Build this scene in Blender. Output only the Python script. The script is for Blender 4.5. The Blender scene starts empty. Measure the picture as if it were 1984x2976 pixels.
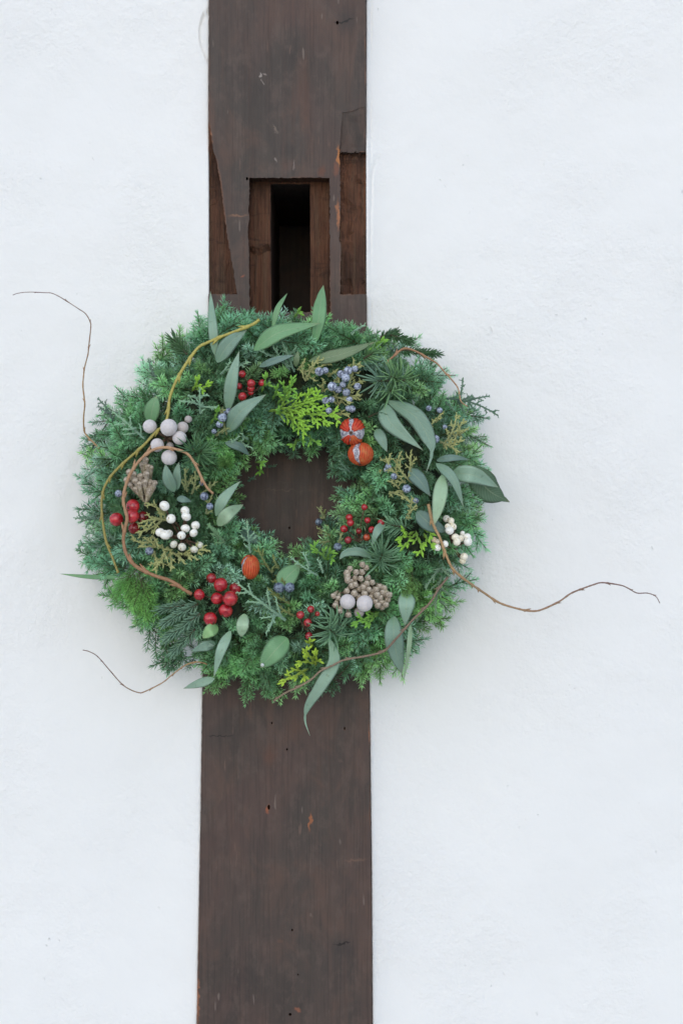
import bpy, bmesh, math, random
import numpy as np
from mathutils import Vector, Matrix, noise
from mathutils.geometry import delaunay_2d_cdt

R = math.radians
scene = bpy.context.scene
COL = scene.collection
rng = random.Random(7)

# ------------------------------------------------------------------ camera, light, exposure
S = 0.63 / 1984          # metres per photograph pixel on the wall plane
D = 1.5                  # camera to wall
CZ = 1.6                 # height of the camera
cam_d = bpy.data.cameras.new('camera')
cam = bpy.data.objects.new('camera', cam_d)
COL.objects.link(cam)
cam.location = (0, -D, CZ)
cam.rotation_euler = (R(90), 0, 0)
cam_d.sensor_fit = 'VERTICAL'
cam_d.sensor_height = 36
cam_d.lens = 36 * D / (2976 * S)
cam_d.clip_start = 0.05
cam_d.clip_end = 500
cam_d.dof.use_dof = True
cam_d.dof.focus_distance = D - 0.075
cam_d.dof.aperture_fstop = 5.0
scene.camera = cam

EL, AZ = R(26), math.atan2(-0.15, -1.0)
world = bpy.data.worlds.new('World')
scene.world = world
world.use_nodes = True
wn = world.node_tree
wn.nodes.clear()
sky = wn.nodes.new('ShaderNodeTexSky')
sky.sky_type = 'NISHITA'
sky.sun_disc = False
sky.sun_elevation = EL
sky.sun_rotation = AZ
sky.air_density = 0.8
sky.dust_density = 0.6
sky.ozone_density = 0.7
bg = wn.nodes.new('ShaderNodeBackground')
bg.inputs['Strength'].default_value = 0.15
wo = wn.nodes.new('ShaderNodeOutputWorld')
wn.links.new(sky.outputs[0], bg.inputs[0])
wn.links.new(bg.outputs[0], wo.inputs[0])
sun_d = bpy.data.lights.new('sun', 'SUN')
sun_d.energy = 1.12
sun_d.angle = R(145)
sun_d.color = (1.0, 0.99, 0.975)
sun = bpy.data.objects.new('sun', sun_d)
COL.objects.link(sun)
sdir = Vector((math.sin(AZ) * math.cos(EL), math.cos(AZ) * math.cos(EL), math.sin(EL)))
sun.rotation_euler = sdir.to_track_quat('Z', 'Y').to_euler()
sun.location = sdir * 8
vs = scene.view_settings
vs.view_transform = 'Standard'
vs.look = 'None'
vs.gamma = 1
vs.exposure = 0.34
scene.cycles.max_bounces = 8

# ------------------------------------------------------------------ photograph coordinates -> place
CROP = {'A': (200, 820), 'B': (600, 820), 'C': (1000, 820), 'D': (200, 1270), 'E': (600, 1270),
        'F': (1000, 1270), 'G': (200, 1650), 'H': (600, 1650), 'I': (1000, 1570)}
K = 500 / 1568
def nat(c, x, y):
    o = CROP[c]
    return (o[0] + x * K, o[1] + y * K)
def W(px, py, h):
    k = (D - h) / D
    return Vector(((px - 992) * S * k, -h, CZ - (py - 1488) * S * k))
def inv(p):
    h = -p.y
    k = (D - h) / D
    return (p.x / (S * k) + 992, 1488 - (p.z - CZ) / (S * k))
CX, CY, RC, RW = 838.0, 1449.0, 365.0, 228.0
def rad(px, py):
    return math.hypot(px - CX, py - CY)
def Hs(px, py):
    rho = (rad(px, py) - RC) / RW
    return 0.050 + 0.052 * math.sqrt(max(0.0, 1 - 0.85 * rho * rho)) if abs(rho) < 1.08 else 0.050
def catmull(pts, n):
    out = []
    P = [pts[0] + (pts[0] - pts[1])] + list(pts) + [pts[-1] + (pts[-1] - pts[-2])]
    for i in range(1, len(P) - 2):
        for j in range(n):
            t = j / n
            a, b, c, d = P[i - 1], P[i], P[i + 1], P[i + 2]
            out.append(0.5 * ((2 * b) + (c - a) * t + (2 * a - 5 * b + 4 * c - d) * t * t + (3 * b - a - 3 * c + d) * t ** 3))
    out.append(pts[-1].copy())
    return out

# ------------------------------------------------------------------ materials
def mat(name):
    m = bpy.data.materials.new(name)
    m.use_nodes = True
    nt = m.node_tree
    b = nt.nodes['Principled BSDF']
    return m, nt, b
class NT:
    def __init__(s, nt):
        s.nt = nt
    def node(s, t, **kw):
        n = s.nt.nodes.new(t)
        for k, v in kw.items():
            setattr(n, k, v)
        return n
    def link(s, a, b):
        s.nt.links.new(a, b)
    def setin(s, inp, v):
        if hasattr(v, 'is_linked') or isinstance(v, bpy.types.NodeSocket):
            s.nt.links.new(v, inp)
        else:
            inp.default_value = v
    def math(s, op, a, b=0.0, clamp=False):
        n = s.node('ShaderNodeMath', operation=op, use_clamp=clamp)
        s.setin(n.inputs[0], a)
        s.setin(n.inputs[1], b)
        return n.outputs[0]
    def vmath(s, op, a, b):
        n = s.node('ShaderNodeVectorMath', operation=op)
        s.setin(n.inputs[0], a)
        s.setin(n.inputs[1], b)
        return n
    def noise(s, vec, scale, detail=4.0, rough=0.55, dist=0.0):
        n = s.node('ShaderNodeTexNoise')
        s.link(vec, n.inputs['Vector'])
        n.inputs['Scale'].default_value = scale
        n.inputs['Detail'].default_value = detail
        n.inputs['Roughness'].default_value = rough
        n.inputs['Distortion'].default_value = dist
        return n.outputs['Fac']
    def ramp(s, fac, stops):
        n = s.node('ShaderNodeValToRGB')
        e = n.color_ramp.elements
        while len(e) < len(stops):
            e.new(0.5)
        for el, (p, c) in zip(e, stops):
            el.position = p
            el.color = (*c, 1) if len(c) == 3 else c
        s.link(fac, n.inputs[0])
        return n.outputs[0]
    def mix(s, fac, a, b, blend='MIX'):
        n = s.node('ShaderNodeMix', data_type='RGBA', blend_type=blend)
        n.clamp_factor = True
        s.setin(n.inputs[0], fac)
        for i, v in ((6, a), (7, b)):
            if isinstance(v, tuple):
                v = (*v, 1)
            s.setin(n.inputs[i], v)
        return n.outputs[2]
    def smooth(s, v, lo, hi):
        n = s.node('ShaderNodeMapRange', interpolation_type='SMOOTHSTEP')
        s.setin(n.inputs[0], v)
        n.inputs[1].default_value = lo
        n.inputs[2].default_value = hi
        return n.outputs[0]
    def objco(s):
        return s.node('ShaderNodeTexCoord').outputs['Object']
    def scaled(s, vec, sc):
        n = s.node('ShaderNodeMapping')
        n.inputs['Scale'].default_value = sc
        s.link(vec, n.inputs['Vector'])
        return n.outputs[0]
    def bump(s, h, strength, dist, b):
        n = s.node('ShaderNodeBump')
        n.inputs['Strength'].default_value = strength
        n.inputs['Distance'].default_value = dist
        s.link(h, n.inputs['Height'])
        s.link(n.outputs[0], b.inputs['Normal'])
        return n

def make_plaster():
    m, nt, b = mat('white_plaster')
    g = NT(nt)
    co = g.objco()
    patch = g.smooth(g.noise(co, 7, 3), 0.38, 0.66)
    fine = g.noise(co, 420, 5, 0.6)
    mid = g.noise(co, 150, 3, 0.55)
    pit = g.noise(g.scaled(co, (1.0, 1.0, 0.6)), 330, 2, 0.4)
    pitm = g.smooth(pit, 0.72, 0.80)
    pitm = g.math('MULTIPLY', pitm, g.smooth(g.noise(co, 16, 3), 0.50, 0.64))
    h = g.math('ADD', g.math('MULTIPLY', fine, 0.5), g.math('MULTIPLY', mid, 0.9))
    amp = g.math('ADD', g.math('MULTIPLY', patch, 0.8), 0.2)
    h = g.math('MULTIPLY', h, amp)
    h = g.math('SUBTRACT', h, g.math('MULTIPLY', pitm, 0.55))
    g.bump(h, 0.85, 0.0017, b)
    tint = g.mix(g.noise(co, 5, 4), (0.80, 0.812, 0.800), (0.845, 0.853, 0.835))
    tint = g.mix(g.math('MULTIPLY', g.smooth(g.noise(co, 2.6, 2), 0.5, 0.75), 0.45), tint, (0.855, 0.857, 0.83))
    tint = g.mix(g.math('MULTIPLY', pitm, 0.10), tint, (0.42, 0.41, 0.43))
    g.link(tint, b.inputs['Base Color'])
    b.inputs['Roughness'].default_value = 0.85
    b.inputs['Specular IOR Level'].default_value = 0.25
    return m

def make_wood(raw=False):
    m, nt, b = mat('raw_cut_wood' if raw else 'old_dark_wood')
    g = NT(nt)
    co = g.objco()
    grain = g.noise(g.scaled(co, (1, 1, 0.03)), 700, 4, 0.6)
    grain2 = g.noise(g.scaled(co, (1, 1, 0.045)), 130, 4, 0.6, 0.4)
    patch = g.noise(g.scaled(co, (1, 1, 0.45)), 16, 4, 0.6, 0.5)
    big = g.noise(g.scaled(co, (1, 1, 0.5)), 6, 3, 0.55)
    if raw:
        c = g.ramp(patch, [(0.28, (0.042, 0.027, 0.020)), (0.44, (0.088, 0.046, 0.030)), (0.58, (0.145, 0.070, 0.042)), (0.74, (0.17, 0.11, 0.068))])
        tool = g.smooth(g.noise(g.scaled(co, (0.35, 1, 1)), 90, 4, 0.65, 0.6), 0.56, 0.68)
        c = g.mix(g.math('MULTIPLY', g.smooth(grain2, 0.46, 0.62), 0.6), c, (0.115, 0.078, 0.052))
        c = g.mix(g.math('MULTIPLY', tool, 0.6), c, (0.038, 0.024, 0.019))
        c = g.mix(g.math('MULTIPLY', g.smooth(grain, 0.46, 0.6), 0.5), c, (0.030, 0.018, 0.014))
    else:
        c = g.ramp(patch, [(0.26, (0.040, 0.033, 0.031)), (0.42, (0.062, 0.050, 0.045)), (0.55, (0.082, 0.056, 0.050)), (0.72, (0.108, 0.070, 0.057))])
        c = g.mix(g.math('MULTIPLY', g.smooth(big, 0.44, 0.66), 0.7), c, (0.058, 0.053, 0.048))
        cloud = g.noise(g.scaled(co, (1, 1, 0.6)), 24, 5, 0.65, 0.8)
        c = g.mix(g.math('MULTIPLY', g.smooth(cloud, 0.48, 0.68), 0.75), c, (0.108, 0.070, 0.056))
        c = g.mix(g.math('MULTIPLY', g.smooth(cloud, 0.47, 0.30), 0.65), c, (0.042, 0.037, 0.035))
        c = g.mix(g.math('MULTIPLY', g.smooth(grain2, 0.52, 0.72), 0.40), c, (0.115, 0.076, 0.062))
        mott = g.noise(g.scaled(co, (1, 1, 0.7)), 60, 6, 0.7)
        c = g.mix(g.math('MULTIPLY', g.smooth(mott, 0.48, 0.66), 0.6), c, (0.105, 0.080, 0.070))
        c = g.mix(g.math('MULTIPLY', g.smooth(grain, 0.48, 0.64), 0.32), c, (0.030, 0.025, 0.024))
        # worn, redder streaks that follow the grain
        red = g.smooth(g.noise(g.scaled(co, (1, 1, 0.14)), 42, 3, 0.55), 0.64, 0.76)
        c = g.mix(g.math('MULTIPLY', red, 0.3), c, (0.14, 0.066, 0.042))
        # little pale scratches
        sc = g.smooth(g.noise(g.scaled(co, (1, 1, 0.22)), 160, 1, 0.4), 0.765, 0.80)
        c = g.mix(g.math('MULTIPLY', sc, 0.5), c, (0.22, 0.19, 0.17))
        # scars and stains: centre (photo px), half sizes (px), tilt, colour, softness
        dn = g.node('ShaderNodeTexNoise')
        dn.inputs['Scale'].default_value = 240
        g.link(co, dn.inputs['Vector'])
        off = g.vmath('SCALE', g.vmath('SUBTRACT', dn.outputs['Color'], (0.5, 0.5, 0.5)).outputs[0], (0, 0, 0))
        off.inputs['Scale'].default_value = 0.006
        cod = g.vmath('ADD', co, off.outputs[0]).outputs[0]
        scars = [((901, 2388), (4.5, 30), -7, (0.32, 0.125, 0.055), 0.7), ((777, 2352), (6, 14), -15, (0.30, 0.10, 0.05), 0.6),
                 ((1032, 2500), (42, 5), 6, (0.21, 0.13, 0.09), 1.0), ((868, 2934), (12, 8), -30, (0.24, 0.10, 0.06), 0.8),
                 ((992, 2755), (46, 40), 0, (0.028, 0.028, 0.030), 1.0), ((994, 2743), (28, 2.2), 7, (0.006, 0.005, 0.005), 0.5),
                 ((757, 219), (4, 8), 15, (0.34, 0.32, 0.31), 0.6), ((764, 240), (2.5, 9), 18, (0.26, 0.24, 0.23), 0.6), ((770, 218), (8, 3), 0, (0.25, 0.22, 0.21), 0.6),
                 ((1015, 58), (46, 50), 0, (0.030, 0.031, 0.032), 1.0), ((1000, 62), (34, 3.5), 14, (0.007, 0.006, 0.006), 0.5),
                 ((700, 2090), (10, 40), 0, (0.15, 0.070, 0.038), 1.0), ((728, 2075), (10, 22), 20, (0.20, 0.11, 0.07), 0.9),
                 ((780, 2190), (34, 44), 0, (0.13, 0.058, 0.034), 1.0), ((855, 2110), (30, 52), 0, (0.12, 0.066, 0.044), 1.0),
                 ((640, 2139), (44, 2), 1, (0.014, 0.012, 0.012), 0.6), ((815, 2735), (10, 9), 0, (0.17, 0.085, 0.055), 0.9), 
                 ((988, 2210), (8, 8), 0, (0.22, 0.14, 0.12), 0.9), ((905, 2658), (6, 7), 0, (0.25, 0.22, 0.20), 0.9),
                 ((840, 480), (26, 20), 0, (0.13, 0.058, 0.042), 1.0), ((850, 410), (14, 10), 20, (0.14, 0.072, 0.055), 1.0),
                 ((935, 500), (14, 22), 0, (0.15, 0.052, 0.026), 0.9), ((800, 465), (2.5, 9), 12, (0.22, 0.2, 0.19), 0.6), ((854, 480), (3, 16), 8, (0.20, 0.17, 0.16), 0.7),
                 ((690, 626), (32, 4), 0, (0.21, 0.12, 0.08), 0.8), ((880, 270), (36, 60), 0, (0.082, 0.047, 0.042), 1.0), ((800, 375), (4, 14), 20, (0.17, 0.14, 0.12), 0.8),
                 ((850, 1425), (100, 1.6), 0, (0.17, 0.14, 0.11), 0.9), ((830, 1402), (44, 1.2), 0, (0.12, 0.1, 0.08), 0.9),
                 ((706, 802), (7, 5), 30, (0.28, 0.10, 0.06), 0.8), ((610, 412), (7, 42), 0, (0.42, 0.19, 0.09), 0.8), ((613, 428), (3, 12), 0, (0.62, 0.48, 0.36), 0.6), ((984, 455), (6, 34), 3, (0.46, 0.19, 0.06), 0.7), ((982, 625), (6, 46), 0, (0.38, 0.16, 0.07), 0.8), ((976, 490), (8, 26), 0, (0.28, 0.10, 0.05), 0.9), ((1080, 2140), (8, 50), 0, (0.36, 0.16, 0.09), 0.8), ((575, 2900), (5, 80), 0, (0.30, 0.14, 0.08), 0.8), ((711, 720), (7, 40), 8, (0.21, 0.09, 0.055), 0.9)]
        for (px, py), (a, bb), tilt, colr, soft in scars:
            p = W(px, py, 0.015)
            mp = g.node('ShaderNodeMapping', vector_type='TEXTURE')
            mp.inputs['Location'].default_value = (p.x, 0, p.z)
            mp.inputs['Rotation'].default_value = (0, -R(tilt), 0)
            mp.inputs['Scale'].default_value = (a * S, 1e4, bb * S)
            g.link(cod, mp.inputs['Vector'])
            ln = g.node('ShaderNodeVectorMath', operation='LENGTH')
            g.link(mp.outputs[0], ln.inputs[0])
            k = g.smooth(ln.outputs['Value'], 1.0 + 0.25 * soft, 1.0 - 0.9 * soft)
            if soft > 0.85:
                k = g.math('MULTIPLY', k, g.smooth(patch, 0.32, 0.72))
            c = g.mix(g.math('MULTIPLY', k, 0.85 if soft < 0.85 or max(colr) < 0.05 else 0.7), c, colr)
        fs = g.smooth(g.noise(g.scaled(co, (1, 1, 0.12)), 300, 2, 0.5), 0.66, 0.74)
        c = g.mix(g.math('MULTIPLY', g.math('MULTIPLY', fs, g.smooth(g.noise(co, 14, 2), 0.48, 0.62)), 0.4), c, (0.19, 0.125, 0.10))
    c = g.mix(1.0, c, (0.90, 0.83, 0.78), 'MULTIPLY')
    bev = g.node('ShaderNodeBevel', samples=4)
    bev.inputs['Radius'].default_value = 0.0028
    geo = g.node('ShaderNodeNewGeometry')
    dt = g.vmath('DOT_PRODUCT', bev.outputs[0], geo.outputs['True Normal']).outputs['Value']
    edge = g.smooth(dt, 0.997, 0.86)
    edge = g.math('MULTIPLY', edge, g.smooth(g.noise(g.scaled(co, (1, 1, 0.3)), 30, 4, 0.65), 0.50, 0.66))
    c = g.mix(g.math('MULTIPLY', edge, 0.85), c, (0.26, 0.11, 0.055))
    g.link(c, b.inputs['Base Color'])
    h = g.math('ADD', g.math('MULTIPLY', grain, 0.35 if not raw else 0.8), g.math('MULTIPLY', grain2, 0.6 if not raw else 1.6))
    g.bump(h, 0.4 if not raw else 0.8, 0.0009 if not raw else 0.003, b)
    ro = g.math('ADD', g.math('MULTIPLY', grain2, 0.3), 0.42 if not raw else 0.6)
    g.link(ro, b.inputs['Roughness'])
    b.inputs['Specular IOR Level'].default_value = 0.35 if not raw else 0.2
    return m

def make_foliage(name, stem, trans=0.22, rough=0.5, lo=0.38, hi=1.85, spec=0.3, mottle=120):
    m, nt, b = mat(name)
    g = NT(nt)
    oi = g.node('ShaderNodeObjectInfo')
    at = g.node('ShaderNodeAttribute', attribute_name='tip')
    c = g.mix(g.smooth(at.outputs['Fac'], 0.0, 1.0), (lo, lo, lo), (hi, hi, hi * 0.92))  # paler young tips; range widened to paint lit tips and shaded bases
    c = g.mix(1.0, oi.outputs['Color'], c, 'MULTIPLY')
    n = g.noise(g.objco(), mottle, 2)
    c = g.mix(g.math('MULTIPLY', n, 0.5), c, g.mix(1.0, c, (1.35, 1.15, 0.75), 'MULTIPLY'))
    c = g.mix(g.math('LESS_THAN', at.outputs['Fac'], -0.5), c, stem)
    g.link(c, b.inputs['Base Color'])
    b.inputs['Roughness'].default_value = rough
    b.inputs['Specular IOR Level'].default_value = spec
    tr = g.node('ShaderNodeBsdfTranslucent')
    g.link(g.mix(1.0, c, (1.15, 1.2, 0.75), 'MULTIPLY'), tr.inputs['Color'])
    mx = g.node('ShaderNodeMixShader')
    mx.inputs[0].default_value = trans
    g.link(b.outputs[0], mx.inputs[1])
    g.link(tr.outputs[0], mx.inputs[2])
    g.link(mx.outputs[0], nt.nodes['Material Output'].inputs['Surface'])
    return m

def make_leaf():
    m, nt, b = mat('eucalyptus_leaf')
    g = NT(nt)
    oi = g.node('ShaderNodeObjectInfo')
    uv = g.node('ShaderNodeUVMap').outputs[0]
    sp = g.node('ShaderNodeSeparateXYZ')
    g.link(uv, sp.inputs[0])
    ax = g.math('ABSOLUTE', g.math('SUBTRACT', sp.outputs[0], 0.5))
    co = g.objco()
    c = oi.outputs['Color']
    bloom = g.smooth(g.noise(co, 45, 5, 0.65), 0.38, 0.68)
    c = g.mix(g.math('MULTIPLY', bloom, 0.6), c, g.mix(1.0, c, (1.35, 1.25, 1.3), 'MULTIPLY'))
    dirt = g.smooth(g.noise(co, 260, 3, 0.5), 0.60, 0.76)
    c = g.mix(g.math('MULTIPLY', dirt, 0.35), c, (0.10, 0.14, 0.07))
    spk = g.smooth(g.noise(co, 700, 2, 0.4), 0.72, 0.78)
    c = g.mix(g.math('MULTIPLY', spk, 0.4), c, (0.16, 0.11, 0.06))
    c = g.mix(g.math('MULTIPLY', g.smooth(sp.outputs[1], 0.85, 1.0), 0.35), c, (0.26, 0.20, 0.10))
    c = g.mix(g.math('MULTIPLY', g.smooth(sp.outputs[1], 0.35, 0.0), 0.45), c, g.mix(1.0, c, (0.75, 0.95, 0.7), 'MULTIPLY'))
    mid = g.smooth(ax, 0.035, 0.012)
    wv = g.node('ShaderNodeTexWave', wave_type='BANDS', bands_direction='Y')
    wv.inputs['Scale'].default_value = 5.5
    wv.inputs['Distortion'].default_value = 1.2
    sk = g.node('ShaderNodeCombineXYZ')
    g.link(sp.outputs[0], sk.inputs[0])
    g.link(g.math('SUBTRACT', sp.outputs[1], g.math('MULTIPLY', ax, 0.35)), sk.inputs[1])
    g.link(sk.outputs[0], wv.inputs['Vector'])
    vein = g.smooth(wv.outputs['Fac'], 0.86, 0.98)
    c = g.mix(g.math('MULTIPLY', vein, 0.16), c, (0.42, 0.50, 0.36))
    c = g.mix(g.math('MULTIPLY', mid, 0.30), c, (0.40, 0.48, 0.30))
    edge = g.smooth(ax, 0.47, 0.5)
    c = g.mix(g.math('MULTIPLY', edge, 0.45), c, (0.33, 0.30, 0.18))
    g.link(c, b.inputs['Base Color'])
    b.inputs['Roughness'].default_value = 0.55
    b.inputs['Specular IOR Level'].default_value = 0.35
    h = g.math('ADD', g.math('MULTIPLY', g.noise(co, 300, 3), 0.4), g.math('MULTIPLY', mid, -0.6))
    g.bump(h, 0.25, 0.0008, b)
    tr = g.node('ShaderNodeBsdfTranslucent')
    g.link(g.mix(1.0, c, (0.9, 1.2, 0.55), 'MULTIPLY'), tr.inputs['Color'])
    mx = g.node('ShaderNodeMixShader')
    mx.inputs[0].default_value = 0.15
    g.link(b.outputs[0], mx.inputs[1])
    g.link(tr.outputs[0], mx.inputs[2])
    g.link(mx.outputs[0], nt.nodes['Material Output'].inputs['Surface'])
    return m

def simple(name, c1, c2, scale, lo=0.4, hi=0.6, rough=0.5, spec=0.5, bump=0.0, bscale=None, coat=0.0, detail=4, sheen=0.0, usecol=False):
    m, nt, b = mat(name)
    g = NT(nt)
    co = g.objco()
    c = g.mix(g.smooth(g.noise(co, scale, detail), lo, hi), c1, c2)
    if usecol:
        c = g.mix(1.0, c, g.node('ShaderNodeObjectInfo').outputs['Color'], 'MULTIPLY')
    g.link(c, b.inputs['Base Color'])
    b.inputs['Roughness'].default_value = rough
    b.inputs['Specular IOR Level'].default_value = spec
    b.inputs['Coat Weight'].default_value = coat
    b.inputs['Coat Roughness'].default_value = 0.12
    b.inputs['Sheen Weight'].default_value = sheen
    if bump:
        g.bump(g.noise(co, bscale or scale, 3), bump, 0.15 if bscale and bscale < 30 else 0.0008, b)
    return m

def make_bark(name, ca, cb):
    m, nt, b = mat(name)
    g = NT(nt)
    at = g.node('ShaderNodeAttribute', attribute_name='tip')
    co = g.objco()
    c = g.mix(g.smooth(at.outputs['Fac'], 0.15, 0.85), ca, cb)
    n = g.noise(co, 350, 4, 0.6)
    c = g.mix(g.math('MULTIPLY', g.smooth(n, 0.45, 0.7), 0.5), c, g.mix(1.0, c, (0.5, 0.42, 0.40), 'MULTIPLY'))
    g.link(c, b.inputs['Base Color'])
    b.inputs['Roughness'].default_value = 0.6
    g.bump(n, 0.4, 0.0008, b)
    return m

def make_petal():
    m, nt, b = mat('pod_red_husk')
    g = NT(nt)
    at = g.node('ShaderNodeAttribute', attribute_name='tip')
    c = g.mix(g.smooth(at.outputs['Fac'], 0.1, 0.9), (0.36, 0.030, 0.010), (0.60, 0.075, 0.030))
    n = g.noise(g.objco(), 260, 4, 0.6)
    c = g.mix(g.math('MULTIPLY', g.smooth(n, 0.45, 0.7), 0.5), c, (0.50, 0.17, 0.06))
    c = g.mix(1.0, c, g.node('ShaderNodeObjectInfo').outputs['Color'], 'MULTIPLY')
    g.link(c, b.inputs['Base Color'])
    b.inputs['Roughness'].default_value = 0.5
    b.inputs['Specular IOR Level'].default_value = 0.3
    g.bump(n, 0.4, 0.0006, b)
    return m

M = {
    'plaster': make_plaster(), 'wood': make_wood(), 'raw': make_wood(True),
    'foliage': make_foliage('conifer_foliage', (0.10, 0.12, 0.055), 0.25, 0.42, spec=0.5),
    'scaly': make_foliage('scaly_foliage', (0.09, 0.07, 0.04), 0.1, 0.55, 0.7, 1.3),
    'lace': make_foliage('lacy_foliage', (0.10, 0.14, 0.03), 0.2, 0.45, 0.45, 1.5),
    'fir': make_foliage('fir_needles', (0.07, 0.06, 0.03), 0.08, 0.42, 0.75, 1.3, 0.5),
    'leaf': make_leaf(),
    'red': simple('red_berry_skin', (0.26, 0.006, 0.014), (0.52, 0.026, 0.034), 1.6, 0.30, 0.66, 0.26, 0.5, coat=0.5, usecol=True),
    'calyx': simple('dark_calyx', (0.03, 0.015, 0.01), (0.10, 0.05, 0.03), 3, rough=0.8),
    'blue': simple('blue_berry_bloom', (0.07, 0.085, 0.14), (0.38, 0.45, 0.55), 1.9, 0.36, 0.58, 0.5, 0.35, usecol=True),
    'white': simple('white_berry_skin', (0.64, 0.58, 0.44), (0.86, 0.86, 0.80), 1.5, 0.26, 0.50, 0.35, 0.45, usecol=True),
    'navel': simple('brown_navel', (0.16, 0.07, 0.03), (0.35, 0.19, 0.09), 3, rough=0.8),
    'ball': simple('grey_bud_fuzz', (0.56, 0.53, 0.53), (0.63, 0.60, 0.60), 2.2, 0.35, 0.65, 0.95, 0.1, sheen=0.3, usecol=True),
    'bud': simple('beige_bud', (0.27, 0.22, 0.165), (0.52, 0.46, 0.37), 420, 0.4, 0.62, 0.8, 0.2, 0.5, 900),
    'budstalk': simple('beige_bud_stalk', (0.24, 0.20, 0.13), (0.46, 0.41, 0.29), 300, 0.4, 0.62, 0.75, 0.25, 0.5, 700),
    'stem': simple('brown_stem', (0.07, 0.04, 0.025), (0.17, 0.11, 0.07), 300, rough=0.7),
    'podskin': simple('pod_white_skin', (0.22, 0.22, 0.27), (0.60, 0.59, 0.61), 420, 0.40, 0.62, 0.6, 0.3),
    'petal': make_petal(),
    'ring': simple('gap_shade_core', (0.012, 0.022, 0.012), (0.035, 0.05, 0.022), 200, rough=0.9, bump=0.8, bscale=300),  # core coloured near-black green so gaps between sprigs read as shade
    'twig_tan': make_bark('willow_bark_tan', (0.42, 0.27, 0.13), (0.20, 0.125, 0.105)),
    'twig_brown': make_bark('willow_bark_brown', (0.33, 0.175, 0.09), (0.46, 0.28, 0.155)),
    'twig_yellow': make_bark('willow_bark_yellow', (0.42, 0.38, 0.09), (0.30, 0.26, 0.07)),
    'twig_grey': make_bark('willow_bark_grey', (0.20, 0.14, 0.095), (0.26, 0.19, 0.13)),
    'ground': simple('pale_ground', (0.46, 0.455, 0.44), (0.55, 0.545, 0.53), 3, rough=0.9),
}

# ------------------------------------------------------------------ mesh helpers
class MB:
    def __init__(s):
        s.v, s.f, s.t, s.m = [], [], [], []
    def vert(s, p, t=0.5):
        s.v.append((p[0], p[1], p[2]))
        s.t.append(t)
        return len(s.v) - 1
    def face(s, idx, m=0):
        s.f.append(tuple(idx))
        s.m.append(m)
    def needle(s, p, d, L, w, side, t0, t1, bend=None, seg=1):
        a = s.vert(p, t0)
        if seg == 1:
            q = p + d * (L * 0.45)
            l = s.vert(q + side * (w / 2), (t0 + t1) / 2)
            r = s.vert(q - side * (w / 2), (t0 + t1) / 2)
            e = s.vert(p + d * L + (bend if bend else Vector()), t1)
            s.face((a, l, e, r))
        else:
            b = bend if bend else Vector()
            nrm = d.cross(side)
            prev = None
            for i, (u, ww) in enumerate(((0.02, 0.55), (0.35, 1.0), (0.75, 0.85), (1.0, 0.25))):
                q = p + d * (L * u) + b * (u * u)
                tt = t0 + (t1 - t0) * u
                l = s.vert(q + side * (w * ww / 2), tt)
                c = s.vert(q + nrm * (w * ww * 0.32), tt)
                r = s.vert(q - side * (w * ww / 2), tt)
                if prev:
                    s.face((prev[0], prev[1], c, l))
                    s.face((prev[1], prev[2], r, c))
                    s.face((prev[2], prev[0], l, r))
                prev = (l, c, r)
    def tube(s, pts, radii, ts, n=6, m=0, cap=True):
        prev = None
        up = Vector((0.3, -1, 0.2)).normalized()
        for i, p in enumerate(pts):
            a = pts[max(0, i - 1)]
            b = pts[min(len(pts) - 1, i + 1)]
            d = (b - a)
            if d.length < 1e-9:
                d = Vector((1, 0, 0))
            d.normalize()
            x = up - d * up.dot(d)
            if x.length < 0.05:
                x = Vector((0, 0, 1)) - d * d.z
            x.normalize()
            up = x
            y = d.cross(x)
            ring = []
            for k in range(n):
                an = 2 * math.pi * k / n
                ring.append(s.vert(p + (x * math.cos(an) + y * math.sin(an)) * radii[i], ts[i]))
            if prev:
                for k in range(n):
                    s.face((prev[k], prev[(k + 1) % n], ring[(k + 1) % n], ring[k]), m)
            elif cap:
                s.face(ring[::-1], m)
            prev = ring
        if cap:
            s.face(prev, m)
    def octa(s, p, d, L, w, th, side, t):
        nrm = d.cross(side).normalized()
        a = s.vert(p, t - 0.15)
        q = p + d * (L * 0.5)
        v1 = s.vert(q + side * (w / 2), t)
        v2 = s.vert(q + nrm * (th / 2), t)
        v3 = s.vert(q - side * (w / 2), t)
        v4 = s.vert(q - nrm * (th / 2), t)
        e = s.vert(p + d * L, t + 0.2)
        for i, j in ((v1, v2), (v2, v3), (v3, v4), (v4, v1)):
            s.face((a, i, j))
            s.face((i, e, j))
    def build(s, name, mats, smooth=True):
        me = bpy.data.meshes.new(name)
        me.from_pydata(s.v, [], s.f)
        for m_ in (mats if isinstance(mats, (list, tuple)) else [mats]):
            me.materials.append(m_)
        a = me.attributes.new('tip', 'FLOAT', 'POINT')
        a.data.foreach_set('value', s.t)
        me.polygons.foreach_set('material_index', s.m)
        if smooth:
            me.shade_smooth()
        me.update()
        return me

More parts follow.
